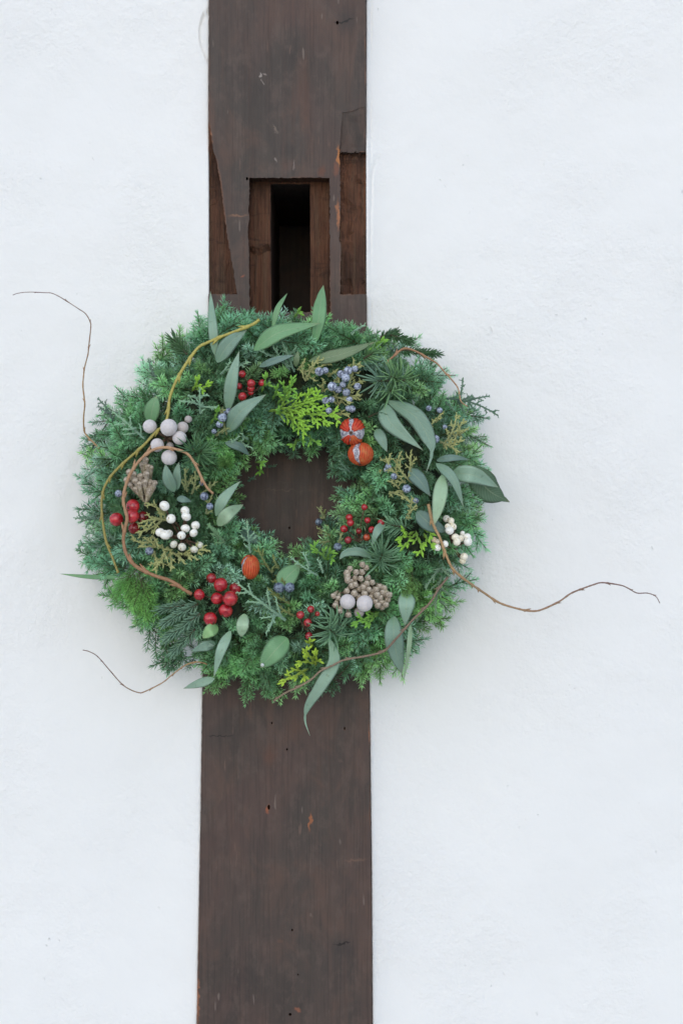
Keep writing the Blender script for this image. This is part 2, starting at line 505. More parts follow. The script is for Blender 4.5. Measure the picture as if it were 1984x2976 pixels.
def wloc(o):
    v = Vector()
    while o:
        v = v + o.location
        o = o.parent
    return v
def link(name, data, parent=None, loc=Vector(), rot=None, scale=None, color=None):
    o = bpy.data.objects.new(name, data)
    COL.objects.link(o)
    if parent:
        o.parent = parent
        o.location = Vector(loc) - wloc(parent)
    else:
        o.location = loc
    if rot is not None:
        o.rotation_mode = 'QUATERNION'
        o.rotation_quaternion = rot
    if scale is not None:
        o.scale = (scale, scale, scale) if isinstance(scale, float) else scale
    if color:
        o.color = (*color, 1)
    return o
def tag(o, label, cat):
    o['label'] = label
    o['category'] = cat
def rvec(r=rng):
    while True:
        v = Vector((r.uniform(-1, 1), r.uniform(-1, 1), r.uniform(-1, 1)))
        if 0.05 < v.length < 1:
            return v.normalized()
def rquat(r=rng):
    return Matrix.Rotation(r.uniform(0, 6.28), 3, rvec(r)).to_quaternion()

# ------------------------------------------------------------------ ground
gb = bmesh.new()
bmesh.ops.create_grid(gb, x_segments=1, y_segments=1, size=60)
gm = bpy.data.meshes.new('ground')
gb.to_mesh(gm)
gb.free()
gm.materials.append(M['ground'])
gnd = link('ground', gm, loc=(0, 0, 0))  # unseen ground, added and kept pale to bounce light upward
gnd['kind'] = 'structure'

# ------------------------------------------------------------------ post and wall
PH = 0.015
LE = [(607, -4600), (607, 0), (606, 300), (607, 850), (598, 1450), (589, 1994), (583, 2386), (572, 2976), (560, 3600), (552, 6560)]
RE = [(1063, -4600), (1063, 0), (1062, 400), (1063, 850), (1067, 1450), (1072, 1994), (1078, 2500), (1081, 2976), (1084, 3600), (1088, 6560)]
def edge_at(E, py):
    return float(np.interp(py, [p[1] for p in E], [p[0] for p in E]))
def r1(x, y):
    return (550 + x * 0.38265, y * 0.38265)
def xz(px, py):
    p = W(px, py, PH)
    return (p.x, p.z)

def build_post():
    pts, edges = [], []
    prng = random.Random(3)
    def loop(poly, step=9.0, jit=0.5, close=True):
        res = []
        n = len(poly)
        for i in range(n if close else n - 1):
            a, b = poly[i], poly[(i + 1) % n]
            L = math.hypot(b[0] - a[0], b[1] - a[1])
            k = max(1, min(int(L / step), 120))
            for j in range(k):
                t = j / k
                jj = jit if j else 0
                res.append((a[0] + (b[0] - a[0]) * t + prng.uniform(-jj, jj), a[1] + (b[1] - a[1]) * t + prng.uniform(-jj, jj)))
        return res
    regions = []
    def add_region(poly, kind, step=9.0, jit=0.5):
        l = loop(poly, step, jit)
        base = len(pts)
        for p in l:
            pts.append(Vector(p))
        for i in range(len(l)):
            edges.append((base + i, base + (i + 1) % len(l)))
        regions.append((kind, l))
    outer = [(x, y) for x, y in LE] + [(x, y) for x, y in RE[::-1]]
    add_region(outer, 'outer', 12.0, 0.9)
    c = lambda *a: [r1(*p) for p in a]
    add_region(c((455, 1350), (1065, 1350), (1066, 1700), (1069, 2372), (458, 2372), (454, 2000), (450, 1820), (444, 1770), (456, 1650), (447, 1600), (456, 1500)), 'mortise', 5, 1.5)
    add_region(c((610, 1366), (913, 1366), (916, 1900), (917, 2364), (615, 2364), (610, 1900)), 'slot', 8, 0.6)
    add_region(c((60, 930), (152, 930), (168, 1030), (185, 1150), (205, 1210), (240, 1400), (262, 1590), (290, 1800), (340, 2080), (365, 2235), (60, 2235)), 'left', 5, 1.5)
    add_region(c((1460, 800), (1340, 800), (1230, 845), (1160, 856), (1157, 920), (1146, 1050), (1138, 1150), (1460, 1150)), 'ramp', 7, 0.8)
    add_region(c((1460, 1151.5), (1138, 1151.5), (1143, 1300), (1149, 1500), (1142, 1700), (1138, 1830), (1150, 1860), (1145, 2235), (1460, 2235)), 'right', 5, 1.4)
    # nail holes
    for px, py, a, b in ((781, 2346, 4, 8), (834, 2178, 3, 3.5), (790, 2101, 2.5, 3.5), (1001, 2117, 2.5, 5), (849, 2703, 3, 3.5), (843, 2948, 4.5, 4.5), (866, 2832, 2.2, 3), (718, 519, 3.6, 5), (980, 66, 4, 6), (841, 1534, 3.5, 4)):
        l = [(px + a * math.cos(q * math.pi / 4), py + b * math.sin(q * math.pi / 4)) for q in range(8)]
        base = len(pts)
        pts.extend(Vector(p) for p in l)
        edges.extend((base + i, base + (i + 1) % 8) for i in range(8))
        regions.append(('hole', l))
    for y in range(-60, 3040, 18):
        for x in range(560, 1100, 18):
            pts.append(Vector((x + prng.uniform(-8, 8), y + prng.uniform(-8, 8))))
    out = delaunay_2d_cdt(pts, edges, [], 0, 1e-4)
    V, F = out[0], out[2]
    def inside(p, poly):
        x, y = p
        r = False
        j = len(poly) - 1
        for i in range(len(poly)):
            xi, yi = poly[i]
            xj, yj = poly[j]
            if (yi > y) != (yj > y) and x < (xj - xi) * (y - yi) / (yj - yi) + xi:
                r = not r
            j = i
        return r
    boxes = []
    for k, l in regions:
        xs = [p[0] for p in l]
        ys = [p[1] for p in l]
        boxes.append((k, l, min(xs), max(xs), min(ys), max(ys)))
    def classify(p):
        if not inside(p, regions[0][1]):
            return None
        res = 'front'
        for k, l, x0, x1, y0, y1 in boxes[1:]:
            if x0 <= p[0] <= x1 and y0 <= p[1] <= y1 and inside(p, l):
                res = k
        return res
    def depth(kind, x, y):
        n = noise.noise(Vector((x * 0.012, y * 0.005, 0.3)))
        g = noise.noise(Vector((x * 0.12, y * 0.008, 4.0)))
        if kind == 'front':
            return PH + 0.0006 * n
        if kind == 'mortise':
            return PH - 0.019 + 0.001 * n + 0.0008 * g - (0.004 if y > 712 and x < 800 else 0)
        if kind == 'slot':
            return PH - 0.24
        if kind == 'left':
            t = min(1, max(0, (y - 356) / 110))
            return PH - 0.0015 - 0.0075 * t + 0.0015 * g + 0.0015 * n
        if kind == 'ramp':
            t = min(1, max(0, (y - 312) / 120))
            return PH - 0.0002 - 0.0055 * t + 0.0006 * g
        if kind == 'right':
            return PH - 0.0095 + 0.0032 * g + 0.002 * n + 0.0012 * noise.noise(Vector((x * 0.05, y * 0.06, 9)))
        return PH - 0.009
    cls = []
    for f in F:
        cx = sum(V[i].x for i in f) / len(f)
        cy = sum(V[i].y for i in f) / len(f)
        cls.append(classify((cx, cy)))
    mb = MB()
    key = {}
    def gv(i, k):
        if (i, k) not in key:
            x, y = V[i]
            p = xz(x, y)
            key[(i, k)] = mb.vert((p[0], -depth(k, x, y), p[1]))
        return key[(i, k)]
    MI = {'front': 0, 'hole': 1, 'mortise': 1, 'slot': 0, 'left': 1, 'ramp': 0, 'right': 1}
    em = {}
    back = {}
    for f, k in zip(F, cls):
        if not k:
            continue
        idx = [gv(i, k) for i in f]
        a, b_, c_ = (Vector(mb.v[i]) for i in idx[:3])
        if (b_ - a).cross(c_ - a).y > 0:
            idx = idx[::-1]
        mb.face(idx, MI[k])
        for j in range(len(f)):
            e = tuple(sorted((f[j], f[(j + 1) % len(f)])))
            em.setdefault(e, []).append(k)
    for (i, j), ks in em.items():
        if len(ks) == 2 and ks[0] != ks[1]:
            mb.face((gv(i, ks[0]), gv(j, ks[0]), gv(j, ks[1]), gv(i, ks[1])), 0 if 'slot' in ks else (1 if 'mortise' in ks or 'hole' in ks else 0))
        elif len(ks) == 1:
            k = ks[0]
            for q in (i, j):
                if q not in back:
                    p = xz(*V[q])
                    back[q] = mb.vert((p[0], 0.28, p[1]))
            mb.face((gv(i, k), gv(j, k), back[j], back[i]), 0)
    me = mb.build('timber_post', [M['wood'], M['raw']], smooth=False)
    b = bmesh.new()
    b.from_mesh(me)
    bmesh.ops.recalc_face_normals(b, faces=b.faces)
    b.to_mesh(me)
    b.free()
    o = link('timber_post', me)
    tag(o, 'dark brown weathered timber post with a cut mortise slot, behind the wreath', 'post')
    return o
build_post()

def build_wall(side):
    E = LE if side < 0 else RE
    us = np.concatenate([np.arange(0, 0.016, 0.0007), np.arange(0.016, 0.05, 0.002), np.arange(0.05, 0.42, 0.0035), np.array([0.45, 0.55, 0.8, 1.2, 1.8])])
    ys = np.concatenate([np.array([-3000, -1500, -700, -300]), np.arange(-120, 3100, 8.0), np.array([3300, 3700, 4300, 5200, 6400])])
    U, Yp = np.meshgrid(us, ys)
    ex = np.array([W(edge_at(E, y), y, PH).x for y in ys])
    X = ex[:, None] + side * (U + 0.0006)
    Z = CZ - (Yp - 1488) * S
    h = np.zeros_like(U)
    for i in range(U.shape[0]):
        for j in range(U.shape[1]):
            x, z = X[i, j], Z[i, j]
            h[i, j] = 0.0040 * noise.noise(Vector((x * 7, z * 6, 1 + side))) + 0.0012 * noise.noise(Vector((x * 24, z * 20, 7 + side))) + 0.00035 * noise.noise(Vector((x * 90, z * 80, 3)))
    jag = np.array([0.0007 * noise.noise(Vector((y * 0.06, 2.0 * side, 0))) + 0.0004 * noise.noise(Vector((y * 0.2, 5.0, side))) for y in ys])[:, None]
    h += 0.0100 * np.exp(-U / 0.013)
    h -= 0.0016 * np.exp(-np.maximum(U + jag, 0) / 0.0009)
    if side < 0:   # flaked plaster edge high on the left
        wdt = np.interp(Yp, [36, 46, 60, 90, 122, 150, 178, 192], [0, 16, 24, 30, 30, 20, 9, 0]) * S + jag * 1.5 * (Yp > 38) * (Yp < 190)
        h -= 0.0022 * np.clip((wdt - U) / 0.0009, 0, 1) * (wdt > 0.0005)
    else:          # trowelled bead beside the post and a hairline crack
        w = 0.0011
        gl = np.exp(-((U - 0.0040 - jag * 1.6) / w) ** 2)
        h -= 0.0016 * gl * (0.35 + 0.65 * (Yp < 930)) * (0.6 + 0.4 * np.sin(Yp * 0.021))
        cu = np.interp(Yp, [470, 500, 540, 620], [30, 19, 16, 17]) * S
        h -= 0.0012 * np.exp(-((U - cu) / 0.0010) ** 2) * np.interp(Yp, [465, 490, 600, 625], [0, 1, 1, 0])
    verts = np.stack([X, -h, Z], -1).reshape(-1, 3)
    n, m = U.shape
    idx = np.arange(n * m).reshape(n, m)
    q = np.stack([idx[:-1, :-1], idx[1:, :-1], idx[1:, 1:], idx[:-1, 1:]], -1).reshape(-1, 4)
    if side < 0:
        q = q[:, ::-1]
    vl = verts.tolist()
    fl = q.tolist()
    # return of the plaster beside the post, and the slab's other faces
    b0 = len(vl)
    per = list(idx[:, 0]) + list(idx[-1, 1:]) + list(idx[::-1, -1][1:]) + list(idx[0, ::-1][1:-1])
    for i in per:
        v = vl[i]
        vl.append([v[0], 0.10, v[2]])
    L = len(per)
    for k in range(L):
        fl.append([per[k], per[(k + 1) % L], b0 + (k + 1) % L, b0 + k])
    fl.append([b0 + k for k in range(L)])
    me = bpy.data.meshes.new('plaster_wall')
    me.from_pydata(vl, [], fl)
    me.materials.append(M['plaster'])
    b = bmesh.new()
    b.from_mesh(me)
    bmesh.ops.recalc_face_normals(b, faces=b.faces)
    b.to_mesh(me)
    b.free()
    me.shade_smooth()
    o = link('plaster_wall', me)
    if side < 0:
        tag(o, 'white rough plaster wall on the left of the dark timber post', 'wall')
    else:
        tag(o, 'white rough plaster wall on the right of the dark timber post', 'wall')
build_wall(-1)
build_wall(1)

# ------------------------------------------------------------------ the wreath
root = bpy.data.objects.new('christmas_wreath', None)
COL.objects.link(root)
root.location = W(CX, CY, PH)
root.empty_display_size = 0.05
tag(root, 'round evergreen wreath with red, white and blue berries hung on the dark post', 'wreath')

features = []      # (px, py, radius) kept clear of front sprigs
def feat(px, py, r):
    features.append((px, py, r))

# core ring
mb = MB()
rp = [W(CX + RC * math.cos(a), CY + RC * math.sin(a), 0.044) for a in np.linspace(0, 2 * math.pi, 73)]
mb.tube(rp, [0.027 + 0.003 * math.sin(i * 1.7) for i in range(73)], [0.5] * 73, 14, 0, False)
link('base_ring', mb.build('base_ring', M['ring']), root).location = -root.location

# --- eucalyptus leaves
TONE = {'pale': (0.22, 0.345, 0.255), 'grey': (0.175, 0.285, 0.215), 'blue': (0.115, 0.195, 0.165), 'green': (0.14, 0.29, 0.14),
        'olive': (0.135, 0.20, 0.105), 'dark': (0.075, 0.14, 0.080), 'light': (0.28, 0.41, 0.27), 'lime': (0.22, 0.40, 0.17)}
def leaf(c, pts, width, tone, dh=0.004, tip_dh=0.006, roll=0.0, fold=0.12, a=0.55, b=0.8, bow=0.0, tail=0, keep=True):
    a, b = a + 0.12, b + 0.30
    P = [nat(c, *p) for p in pts]
    if len(P) == 2:
        (x0, y0), (x1, y1) = P
        mx, my = (x0 + x1) / 2 - (y1 - y0) * bow, (y0 + y1) / 2 + (x1 - x0) * bow
        P = [P[0], (mx, my), P[1]]
    n = len(P)
    pw = []
    for i, (x, y) in enumerate(P):
        t = i / (n - 1)
        pw.append(W(x, y, Hs(x, y) + dh * (0.2 + min(1, 2.2 * t)) + (tip_dh - dh) * t + 0.003 * math.sin(math.pi * t)))
    cl = catmull(pw, max(4, 26 // (n - 1)))
    N = len(cl) - 1
    wid = width * K * S * 0.90
    pk = (a / (a + b)) ** a * (b / (a + b)) ** b
    mb = MB()
    rows, rows2 = [], []
    cr = math.cos(R(roll))
    uvs = {}
    ph = rng.uniform(0, 6)
    for i, p in enumerate(cl):
        t = i / N
        d = (cl[min(N, i + 1)] - cl[max(0, i - 1)]).normalized()
        view = Vector((0, -1, 0))
        sd = d.cross(view).normalized()
        nr = sd.cross(d).normalized()
        rr = R(roll) + 0.25 * math.sin(2.2 * t + ph) * (0.4 if roll == 0 else 0.25)
        sd2 = sd * math.cos(rr) + nr * math.sin(rr)
        nr2 = d.cross(sd2).normalized()
        if nr2.y > 0:
            nr2 = -nr2
        if tail and t > tail:
            f = 0.20 * (1 - (t - tail) / (1 - tail)) + 0.015
            f = max(f, ((max(t, 0.001) ** a) * (max(1 - t / max(tail, .01) * 0.93, 0) ** b)) / pk)
        else:
            tt = t * (0.94 / tail) if tail else t
            f = (max(tt, 0.004) ** a) * (max(1 - tt, 0.001) ** b) / pk
            if tail:
                f = max(f, 0.06)
        hw = wid * f / 2 / max(cr, 0.5)
        row, row2 = [], []
        for j in range(7):
            u = (j - 3) / 3
            nick = 1 - 0.10 * max(0, noise.noise(Vector((t * 9 + ph * 7, u * 3, ph)))) * abs(u) ** 3
            wave = 0.07 * hw * math.sin(9 * t + 2 * u + ph)
            q = p + sd2 * (u * hw * nick) + nr2 * (abs(u) ** 1.4 * hw * fold + wave * abs(u))
            row.append(mb.vert(q))
            uvs[row[-1]] = (0.5 + u / 2, t)
            if 0 < j < 6:
                row2.append(mb.vert(q - nr2 * 0.00028))
                uvs[row2[-1]] = (0.5 + u / 2, t)
            else:
                row2.append(row[-1])
        rows.append(row)
        rows2.append(row2)
    for i in range(N):
        for j in range(6):
            mb.face((rows[i][j], rows[i][j + 1], rows[i + 1][j + 1], rows[i + 1][j]))
            mb.face((rows2[i][j], rows2[i + 1][j], rows2[i + 1][j + 1], rows2[i][j + 1]))
    org = cl[0]
    mb.v = [(v[0] - org.x, v[1] - org.y, v[2] - org.z) for v in mb.v]
    me = mb.build('eucalyptus_leaf', M['leaf'])
    uvl = me.uv_layers.new(name='UVMap')
    for lp in me.loops:
        uvl.data[lp.index].uv = uvs[lp.vertex_index]
    col = TONE[tone]
    j = rng.uniform(0.92, 1.1)
    j *= 1.2
    link('eucalyptus_leaf', me, root, org, color=(col[0] * j, col[1] * j, col[2] * j))
    if keep:
        m_ = len(cl)
        for i in range(int(m_ * 0.22), m_, 1):
            x, y = inv(cl[i])
            t = i / N
            f = (max(t, 0.004) ** a) * (max(1 - t, 0.001) ** b) / pk
            feat(x, y, 4 + width * K * 0.42 * f)

LEAVES = [
    ('A', [(1335, 670), (1310, 380), (1290, 80)], 92, 'pale', dict(dh=0.006, tip_dh=0.02, a=0.5, b=0.75)),
    ('B', [(95, 730), (210, 560), (372, 430)], 150, 'grey', dict(dh=0.004, tip_dh=0.006, bow=-0.05)),
    ('B', [(195, 1180), (230, 900), (298, 625)], 125, 'pale', dict(dh=0.008, tip_dh=0.012, a=0.6)),
    ('B', [(190, 1365), (310, 1180), (545, 1022)], 165, 'grey', dict(dh=0.006, tip_dh=0.012, a=0.6, b=0.85)),
    ('B', [(430, 620), (660, 460), (1045, 372)], 165, 'green', dict(dh=0.006, tip_dh=0.014, a=0.65, b=0.85, roll=12)),
    ('B', [(930, 720), (1220, 660), (1540, 545)], 125, 'olive', dict(dh=0.004, tip_dh=0.010, a=0.6, roll=15)),
    ('B', [(990, 560), (1030, 260), (1065, 25)], 135, 'green', dict(dh=0.004, tip_dh=0.022, a=0.7, b=0.75, roll=-18, keep=False)),
    ('B', [(600, 430), (650, 240), (738, 98)], 58, 'green', dict(dh=0.0, tip_dh=0.012, a=0.6)),
    ('B', [(480, 770), (640, 710), (805, 662)], 70, 'blue', dict(dh=0.003, tip_dh=0.008)),
    ('B', [(810, 770), (835, 620)], 60, 'olive', dict(dh=0.0)),
    ('A', [(740, 1290), (765, 1150), (800, 1038)], 150, 'green', dict(dh=0.001, tip_dh=0.008, a=0.45, b=0.5)),
    ('E', [(170, 50), (300, 90), (400, 175)], 85, 'blue', dict(dh=0.0, tip_dh=0.002)),
    ('D', [(960, 500), (905, 370), (880, 240)], 120, 'grey', dict(dh=0.003, tip_dh=0.010, a=0.5)),
    ('D', [(990, 480), (985, 340), (1005, 225)], 85, 'grey', dict(dh=0.001, tip_dh=0.006)),
    ('E', [(85, 720), (160, 560), (312, 398)], 110, 'pale', dict(dh=0.006, tip_dh=0.014, a=0.6)),
    ('E', [(105, 810), (200, 700), (338, 615)], 130, 'light', dict(dh=0.008, tip_dh=0.016, a=0.55, b=0.7)),
    ('C', [(350, 1110), (440, 1300), (720, 1535)], 172, 'pale', dict(dh=0.006, tip_dh=0.016, a=0.6, b=0.95, roll=-10, bow=0.1)),
    ('C', [(390, 1080), (640, 1220), (770, 1430), (795, 1570), (745, 1740)], 170, 'grey', dict(dh=0.004, tip_dh=0.012, a=0.6, b=0.8, tail=0.72)),
    ('C', [(290, 1340), (340, 1430), (390, 1550)], 110, 'grey', dict(dh=0.002, tip_dh=0.006, a=0.5)),
    ('F', [(840, 215), (980, 190), (1145, 205)], 70, 'blue', dict(dh=0.004, tip_dh=0.010)),
    ('F', [(835, 240), (990, 380), (1088, 645)], 100, 'grey', dict(dh=0.010, tip_dh=0.016, a=0.6, b=0.9, bow=-0.06)),
    ('F', [(985, 330), (1180, 350), (1405, 460)], 165, 'pale', dict(dh=0.008, tip_dh=0.022, a=0.5, b=0.8, fold=0.35, bow=-0.05)),
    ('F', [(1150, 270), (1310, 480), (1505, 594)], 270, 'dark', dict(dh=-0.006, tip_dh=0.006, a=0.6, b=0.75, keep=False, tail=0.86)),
    ('F', [(895, 345), (868, 560), (820, 800)], 138, 'light', dict(dh=0.014, tip_dh=0.012, a=0.55, b=0.62, roll=-8)),
    ('F', [(590, 300), (690, 400), (788, 545)], 140, 'blue', dict(dh=0.002, tip_dh=0.006, a=0.5)),
    ('F', [(660, 680), (780, 790), (940, 865)], 160, 'blue', dict(dh=0.000, tip_dh=0.002, a=0.45, b=0.6)),
    ('F', [(375, 785), (300, 860), (250, 1000)], 85, 'grey', dict(dh=0.008, tip_dh=0.010, bow=0.06)),
    ('E', [(1500, 1095), (1380, 1045), (1265, 1060), (1210, 1115)], 85, 'grey', dict(dh=0.008, tip_dh=0.010, a=0.45, b=0.6)),
    ('I', [(570, 470), (565, 600), (553, 780)], 165, 'pale', dict(dh=0.008, tip_dh=0.010, a=0.5, b=0.8)),
    ('I', [(450, 690), (455, 930), (525, 1215)], 180, 'grey', dict(dh=0.004, tip_dh=0.012, a=0.5, b=0.55, roll=10)),
    ('I', [(605, 770), (585, 1000), (530, 1340)], 48, 'light', dict(dh=0.006, tip_dh=0.016, a=0.45, b=0.9, fold=0.5)),
    ('H', [(1120, 640), (1165, 850), (1050, 1060), (925, 1260), (898, 1390), (942, 1532)], 125, 'pale', dict(dh=0.006, tip_dh=0.020, a=0.6, b=0.75, tail=0.72)),
    ('H', [(735, 640), (620, 760), (495, 910)], 215, 'green', dict(dh=0.008, tip_dh=0.012, a=0.42, b=0.45, fold=0.08)),
    ('H', [(345, 420), (330, 520), (318, 628)], 120, 'light', dict(dh=0.010, tip_dh=0.008, a=0.5, b=0.4)),
    ('G', [(1360, 540), (1290, 575), (1222, 640)], 125, 'lime', dict(dh=0.008, tip_dh=0.010, a=0.45, b=0.5)),
    ('G', [(1335, 690), (1230, 720), (1110, 765)], 100, 'grey', dict(dh=0.006, tip_dh=0.008, a=0.45, roll=14)),
    ('G', [(1475, 575), (1385, 760), (1320, 1005)], 100, 'pale', dict(dh=0.008, tip_dh=0.016, a=0.55, b=0.85, bow=0.05)),
    ('G', [(1330, 1010), (1200, 1050), (1042, 1102)], 90, 'pale', dict(dh=0.0, tip_dh=0.010, a=0.6)),
    ('G', [(440, 85), (180, 82), (-85, 55)], 48, 'green', dict(dh=-0.004, tip_dh=-0.002, a=0.35, b=0.7, keep=False)),
    ('E', [(680, 1370), (740, 1270), (850, 1170)], 190, 'green', dict(dh=-0.002, tip_dh=0.0, a=0.4, b=0.4)),
    ('E', [(310, 850), (400, 910), (500, 970)], 120, 'blue', dict(dh=-0.014, tip_dh=-0.012, a=0.5, b=0.5, keep=False)),
    ('D', [(985, 560), (1050, 570), (1120, 590)], 70, 'blue', dict(dh=0.0, tip_dh=0.0)),
    ('H', [(-60, 690), (10, 700), (75, 712)], 60, 'grey', dict(dh=0.002)),
]
for c, pts, w, tone, kw in LEAVES:
    leaf(c, pts, w, tone, **kw)
# dew drop at the tip of the round leaf
db = bmesh.new()
bmesh.ops.create_icosphere(db, subdivisions=3, radius=1)
dme = bpy.data.meshes.new('dew_drop')
db.to_mesh(dme)
db.free()
dm, dnt, dbs = mat('water_drop')
dbs.inputs['Transmission Weight'].default_value = 0.6
dbs.inputs['Base Color'].default_value = (0.9, 0.93, 0.95, 1)
dbs.inputs['Roughness'].default_value = 0.03
dbs.inputs['IOR'].default_value = 1.33
dme.materials.append(dm)
dme.shade_smooth()
q = nat('H', 510, 885)
link('dew_drop', dme, root, W(*q, Hs(*q) + 0.0155), scale=(0.0015, 0.0012, 0.0015))

# --- willow twigs
def twig(P, r0, r1_, mk, dhs, bumps=26, seed=0, buds=True):
    """P in photo px from thick end to thin end; dhs: lift over the foliage at start, middle, end"""
    pw = []
    n = len(P)
    for i, (x, y) in enumerate(P):
        t = i / (n - 1)
        pw.append(W(x, y, Hs(x, y) + float(np.interp(t, np.linspace(0, 1, len(dhs)), dhs))))
    cl = catmull(pw, 7)
    N = len(cl) - 1
    r_ = random.Random(seed)
    rad_, ts = [], []
    acc, nxt = 0, 0.012
    knots = []
    for i, p in enumerate(cl):
        t = i / N
        if i:
            acc += (p - cl[i - 1]).length
        rr = (r0 + (r1_ - r0) * t) * 0.86
        if acc > nxt:
            knots.append(i)
            nxt = acc + r_.uniform(0.014, 0.030)
        rad_.append(rr * r_.uniform(0.86, 1.12))
        ts.append(t)
    for k in knots:
        rad_[k] *= 1.32
    mb = MB()
    mb.tube(cl, rad_, ts, 8)
    if buds:
        for k in knots:
            if k >= N:
                continue
            d = (cl[k + 1] - cl[k - 1]).normalized()
            s = (d.cross(Vector((0, -1, 0)))).normalized() * r_.choice((-1, 1))
            q = cl[k]
            dd = (d * 0.9 + s * 0.45).normalized()
            mb.tube([q, q + dd * rad_[k] * 2.2, q + dd * rad_[k] * 4.2], [rad_[k] * 0.8, rad_[k] * 0.6, rad_[k] * 0.12], [ts[k]] * 3, 6)
    org = cl[0]
    mb.v = [(v[0] - org.x, v[1] - org.y, v[2] - org.z) for v in mb.v]
    link('willow_twig', mb.build('willow_twig', M[mk]), root, org)
    for i in range(0, N, 2):
        x, y = inv(cl[i])
        if rad(x, y) < 600:
            feat(x, y, 7)
def t2(l):
    return [(x * 0.2551, 780 + y * 0.2551) for x, y in l]
def t3(l):
    return [(1300 + x * 0.43622, 1500 + y * 0.43622) for x, y in l]
def cc(c, l):
    return [nat(c, *p) for p in l]
twig(([(290, 1304), (270, 1284)] + t2([(1000, 1915), (962, 1850), (955, 1700), (968, 1560), (962, 1480), (947, 1340), (955, 1220), (966, 1130), (1004, 980), (1012, 900), (1036, 680), (1030, 610), (980, 520), (900, 462), (710, 340), (600, 285), (520, 277), (340, 270), (215, 282), (150, 303)])),
     0.00095, 0.00036, 'twig_tan', (-0.030, 0.002, 0.004, 0.004, 0.004), seed=1)
twig(cc('B', [(482, 343), (400, 395), (110, 508), (0, 556)]) + cc('A', [(1180, 598), (1080, 730), (985, 890), (922, 1050), (903, 1210), (870, 1300), (790, 1370), (680, 1490)]) + cc('D', [(520, 220), (395, 345), (322, 470), (300, 600), (310, 760), (342, 950), (400, 1100), (452, 1240)]),
     0.0016, 0.0012, 'twig_yellow', (0.012, 0.008, 0.006, 0.010, 0.010), seed=2)
twig(cc('D', [(1120, 1432), (1050, 1390), (930, 1312), (780, 1262), (620, 1182), (532, 1080), (500, 950), (510, 850), (532, 740), (500, 600), (510, 480), (560, 340), (650, 210), (760, 122), (870, 95), (980, 112), (1080, 152), (1150, 245), (1210, 370), (1260, 460), (1315, 515)]),
     0.0019, 0.0013, 'twig_brown', (0.002, 0.016, 0.020, 0.018, 0.014), seed=3)
twig(cc('C', [(378, 760), (400, 720), (445, 680), (540, 606), (650, 630), (760, 690), (845, 742), (905, 810), (1000, 915), (1040, 980), (1062, 1085), (1122, 1132)]),
     0.0013, 0.0006, 'twig_brown', (0.006, 0.014, 0.010, 0.008), seed=4)
twig(cc('F', [(765, 610), (808, 790), (870, 920), (920, 1060), (980, 1190), (1060, 1270)]) + t3([(160, 455), (240, 510), (350, 580), (480, 620), (550, 632), (620, 625), (740, 570), (820, 515), (905, 480), (970, 457), (1030, 443), (1150, 460), (1200, 480), (1260, 512), (1330, 513), (1385, 535), (1412, 580)]),
     0.0016, 0.00042, 'twig_tan', (0.008, 0.014, 0.008, 0.004, 0.0), seed=5)
twig(cc('I', [(950, 330), (860, 440), (780, 570), (620, 730), (470, 900), (360, 1010), (200, 1055)]) + cc('H', [(1254, 840), (1150, 890), (1040, 940), (950, 1020), (830, 1090), (720, 1140), (610, 1215)]),
     0.0012, 0.0010, 'twig_grey', (0.006, 0.018, 0.014, 0.012, 0.012), seed=6)
twig(cc('G', [(1260, 880), (1220, 865), (1150, 860), (1060, 890), (950, 970), (850, 1050), (690, 1130), (640, 1138), (560, 1110), (480, 1055), (370, 930), (265, 810), (190, 765), (130, 750)]),
     0.0008, 0.00045, 'twig_tan', (-0.012, 0.006, 0.004, 0.0), seed=7)

# --- berries
def sphere(name, mats, sub=3, pole=None, shape=None):
    b = bmesh.new()
    bmesh.ops.create_icosphere(b, subdivisions=sub, radius=1)
    for v in b.verts:
        if shape:
            v.co = shape(v.co)
    if pole:
        for f in b.faces:
            if f.calc_center_median().normalized().z > pole:
                f.material_index = 1
    me = bpy.data.meshes.new(name)
    b.to_mesh(me)
    b.free()
    for m_ in mats:
        me.materials.append(m_)
    me.shade_smooth()
    return me
def dimple(depth, width):
    def f(c):
        a = math.acos(max(-1, min(1, c.z)))
        return c * (1 + 0.035 * noise.noise(c * 1.6) + 0.008 * noise.noise(c * 6) - depth * math.exp(-(a / width) ** 2))
    return f
red_me = sphere('red_berry', [M['red'], M['calyx']], 4, 0.978, dimple(0.09, 0.25))
blue_me = sphere('blue_berry', [M['blue'], M['calyx']], 4, None, lambda c: c * (1 + 0.03 * noise.noise(c * 2.2) - 0.10 * math.exp(-(math.acos(max(-1, min(1, c.z))) / 0.22) ** 2)))
white_me = sphere('white_berry', [M['white'], M['navel']], 4, 0.982, lambda c: Vector((c.x, c.y, c.z * 0.92)) * (1 + 0.025 * noise.noise(c * 1.7) - 0.08 * math.exp(-(math.acos(max(-1, min(1, c.z))) / 0.25) ** 2)))
fib = [Vector((math.sqrt(1 - z * z) * math.cos(i * 2.39996), math.sqrt(1 - z * z) * math.sin(i * 2.39996), z)) for i in range(190) for z in [1 - 2 * (i + 0.5) / 190]]
fa = np.array([tuple(v) for v in fib])
def fuzz(c):
    d = np.max(fa @ np.array(c[:]))
    return c * (0.98 + 0.022 * max(0, 1 - math.acos(min(1, d)) / 0.16))
ball_me = sphere('grey_brunia_ball', [M['ball']], 5, None, fuzz)

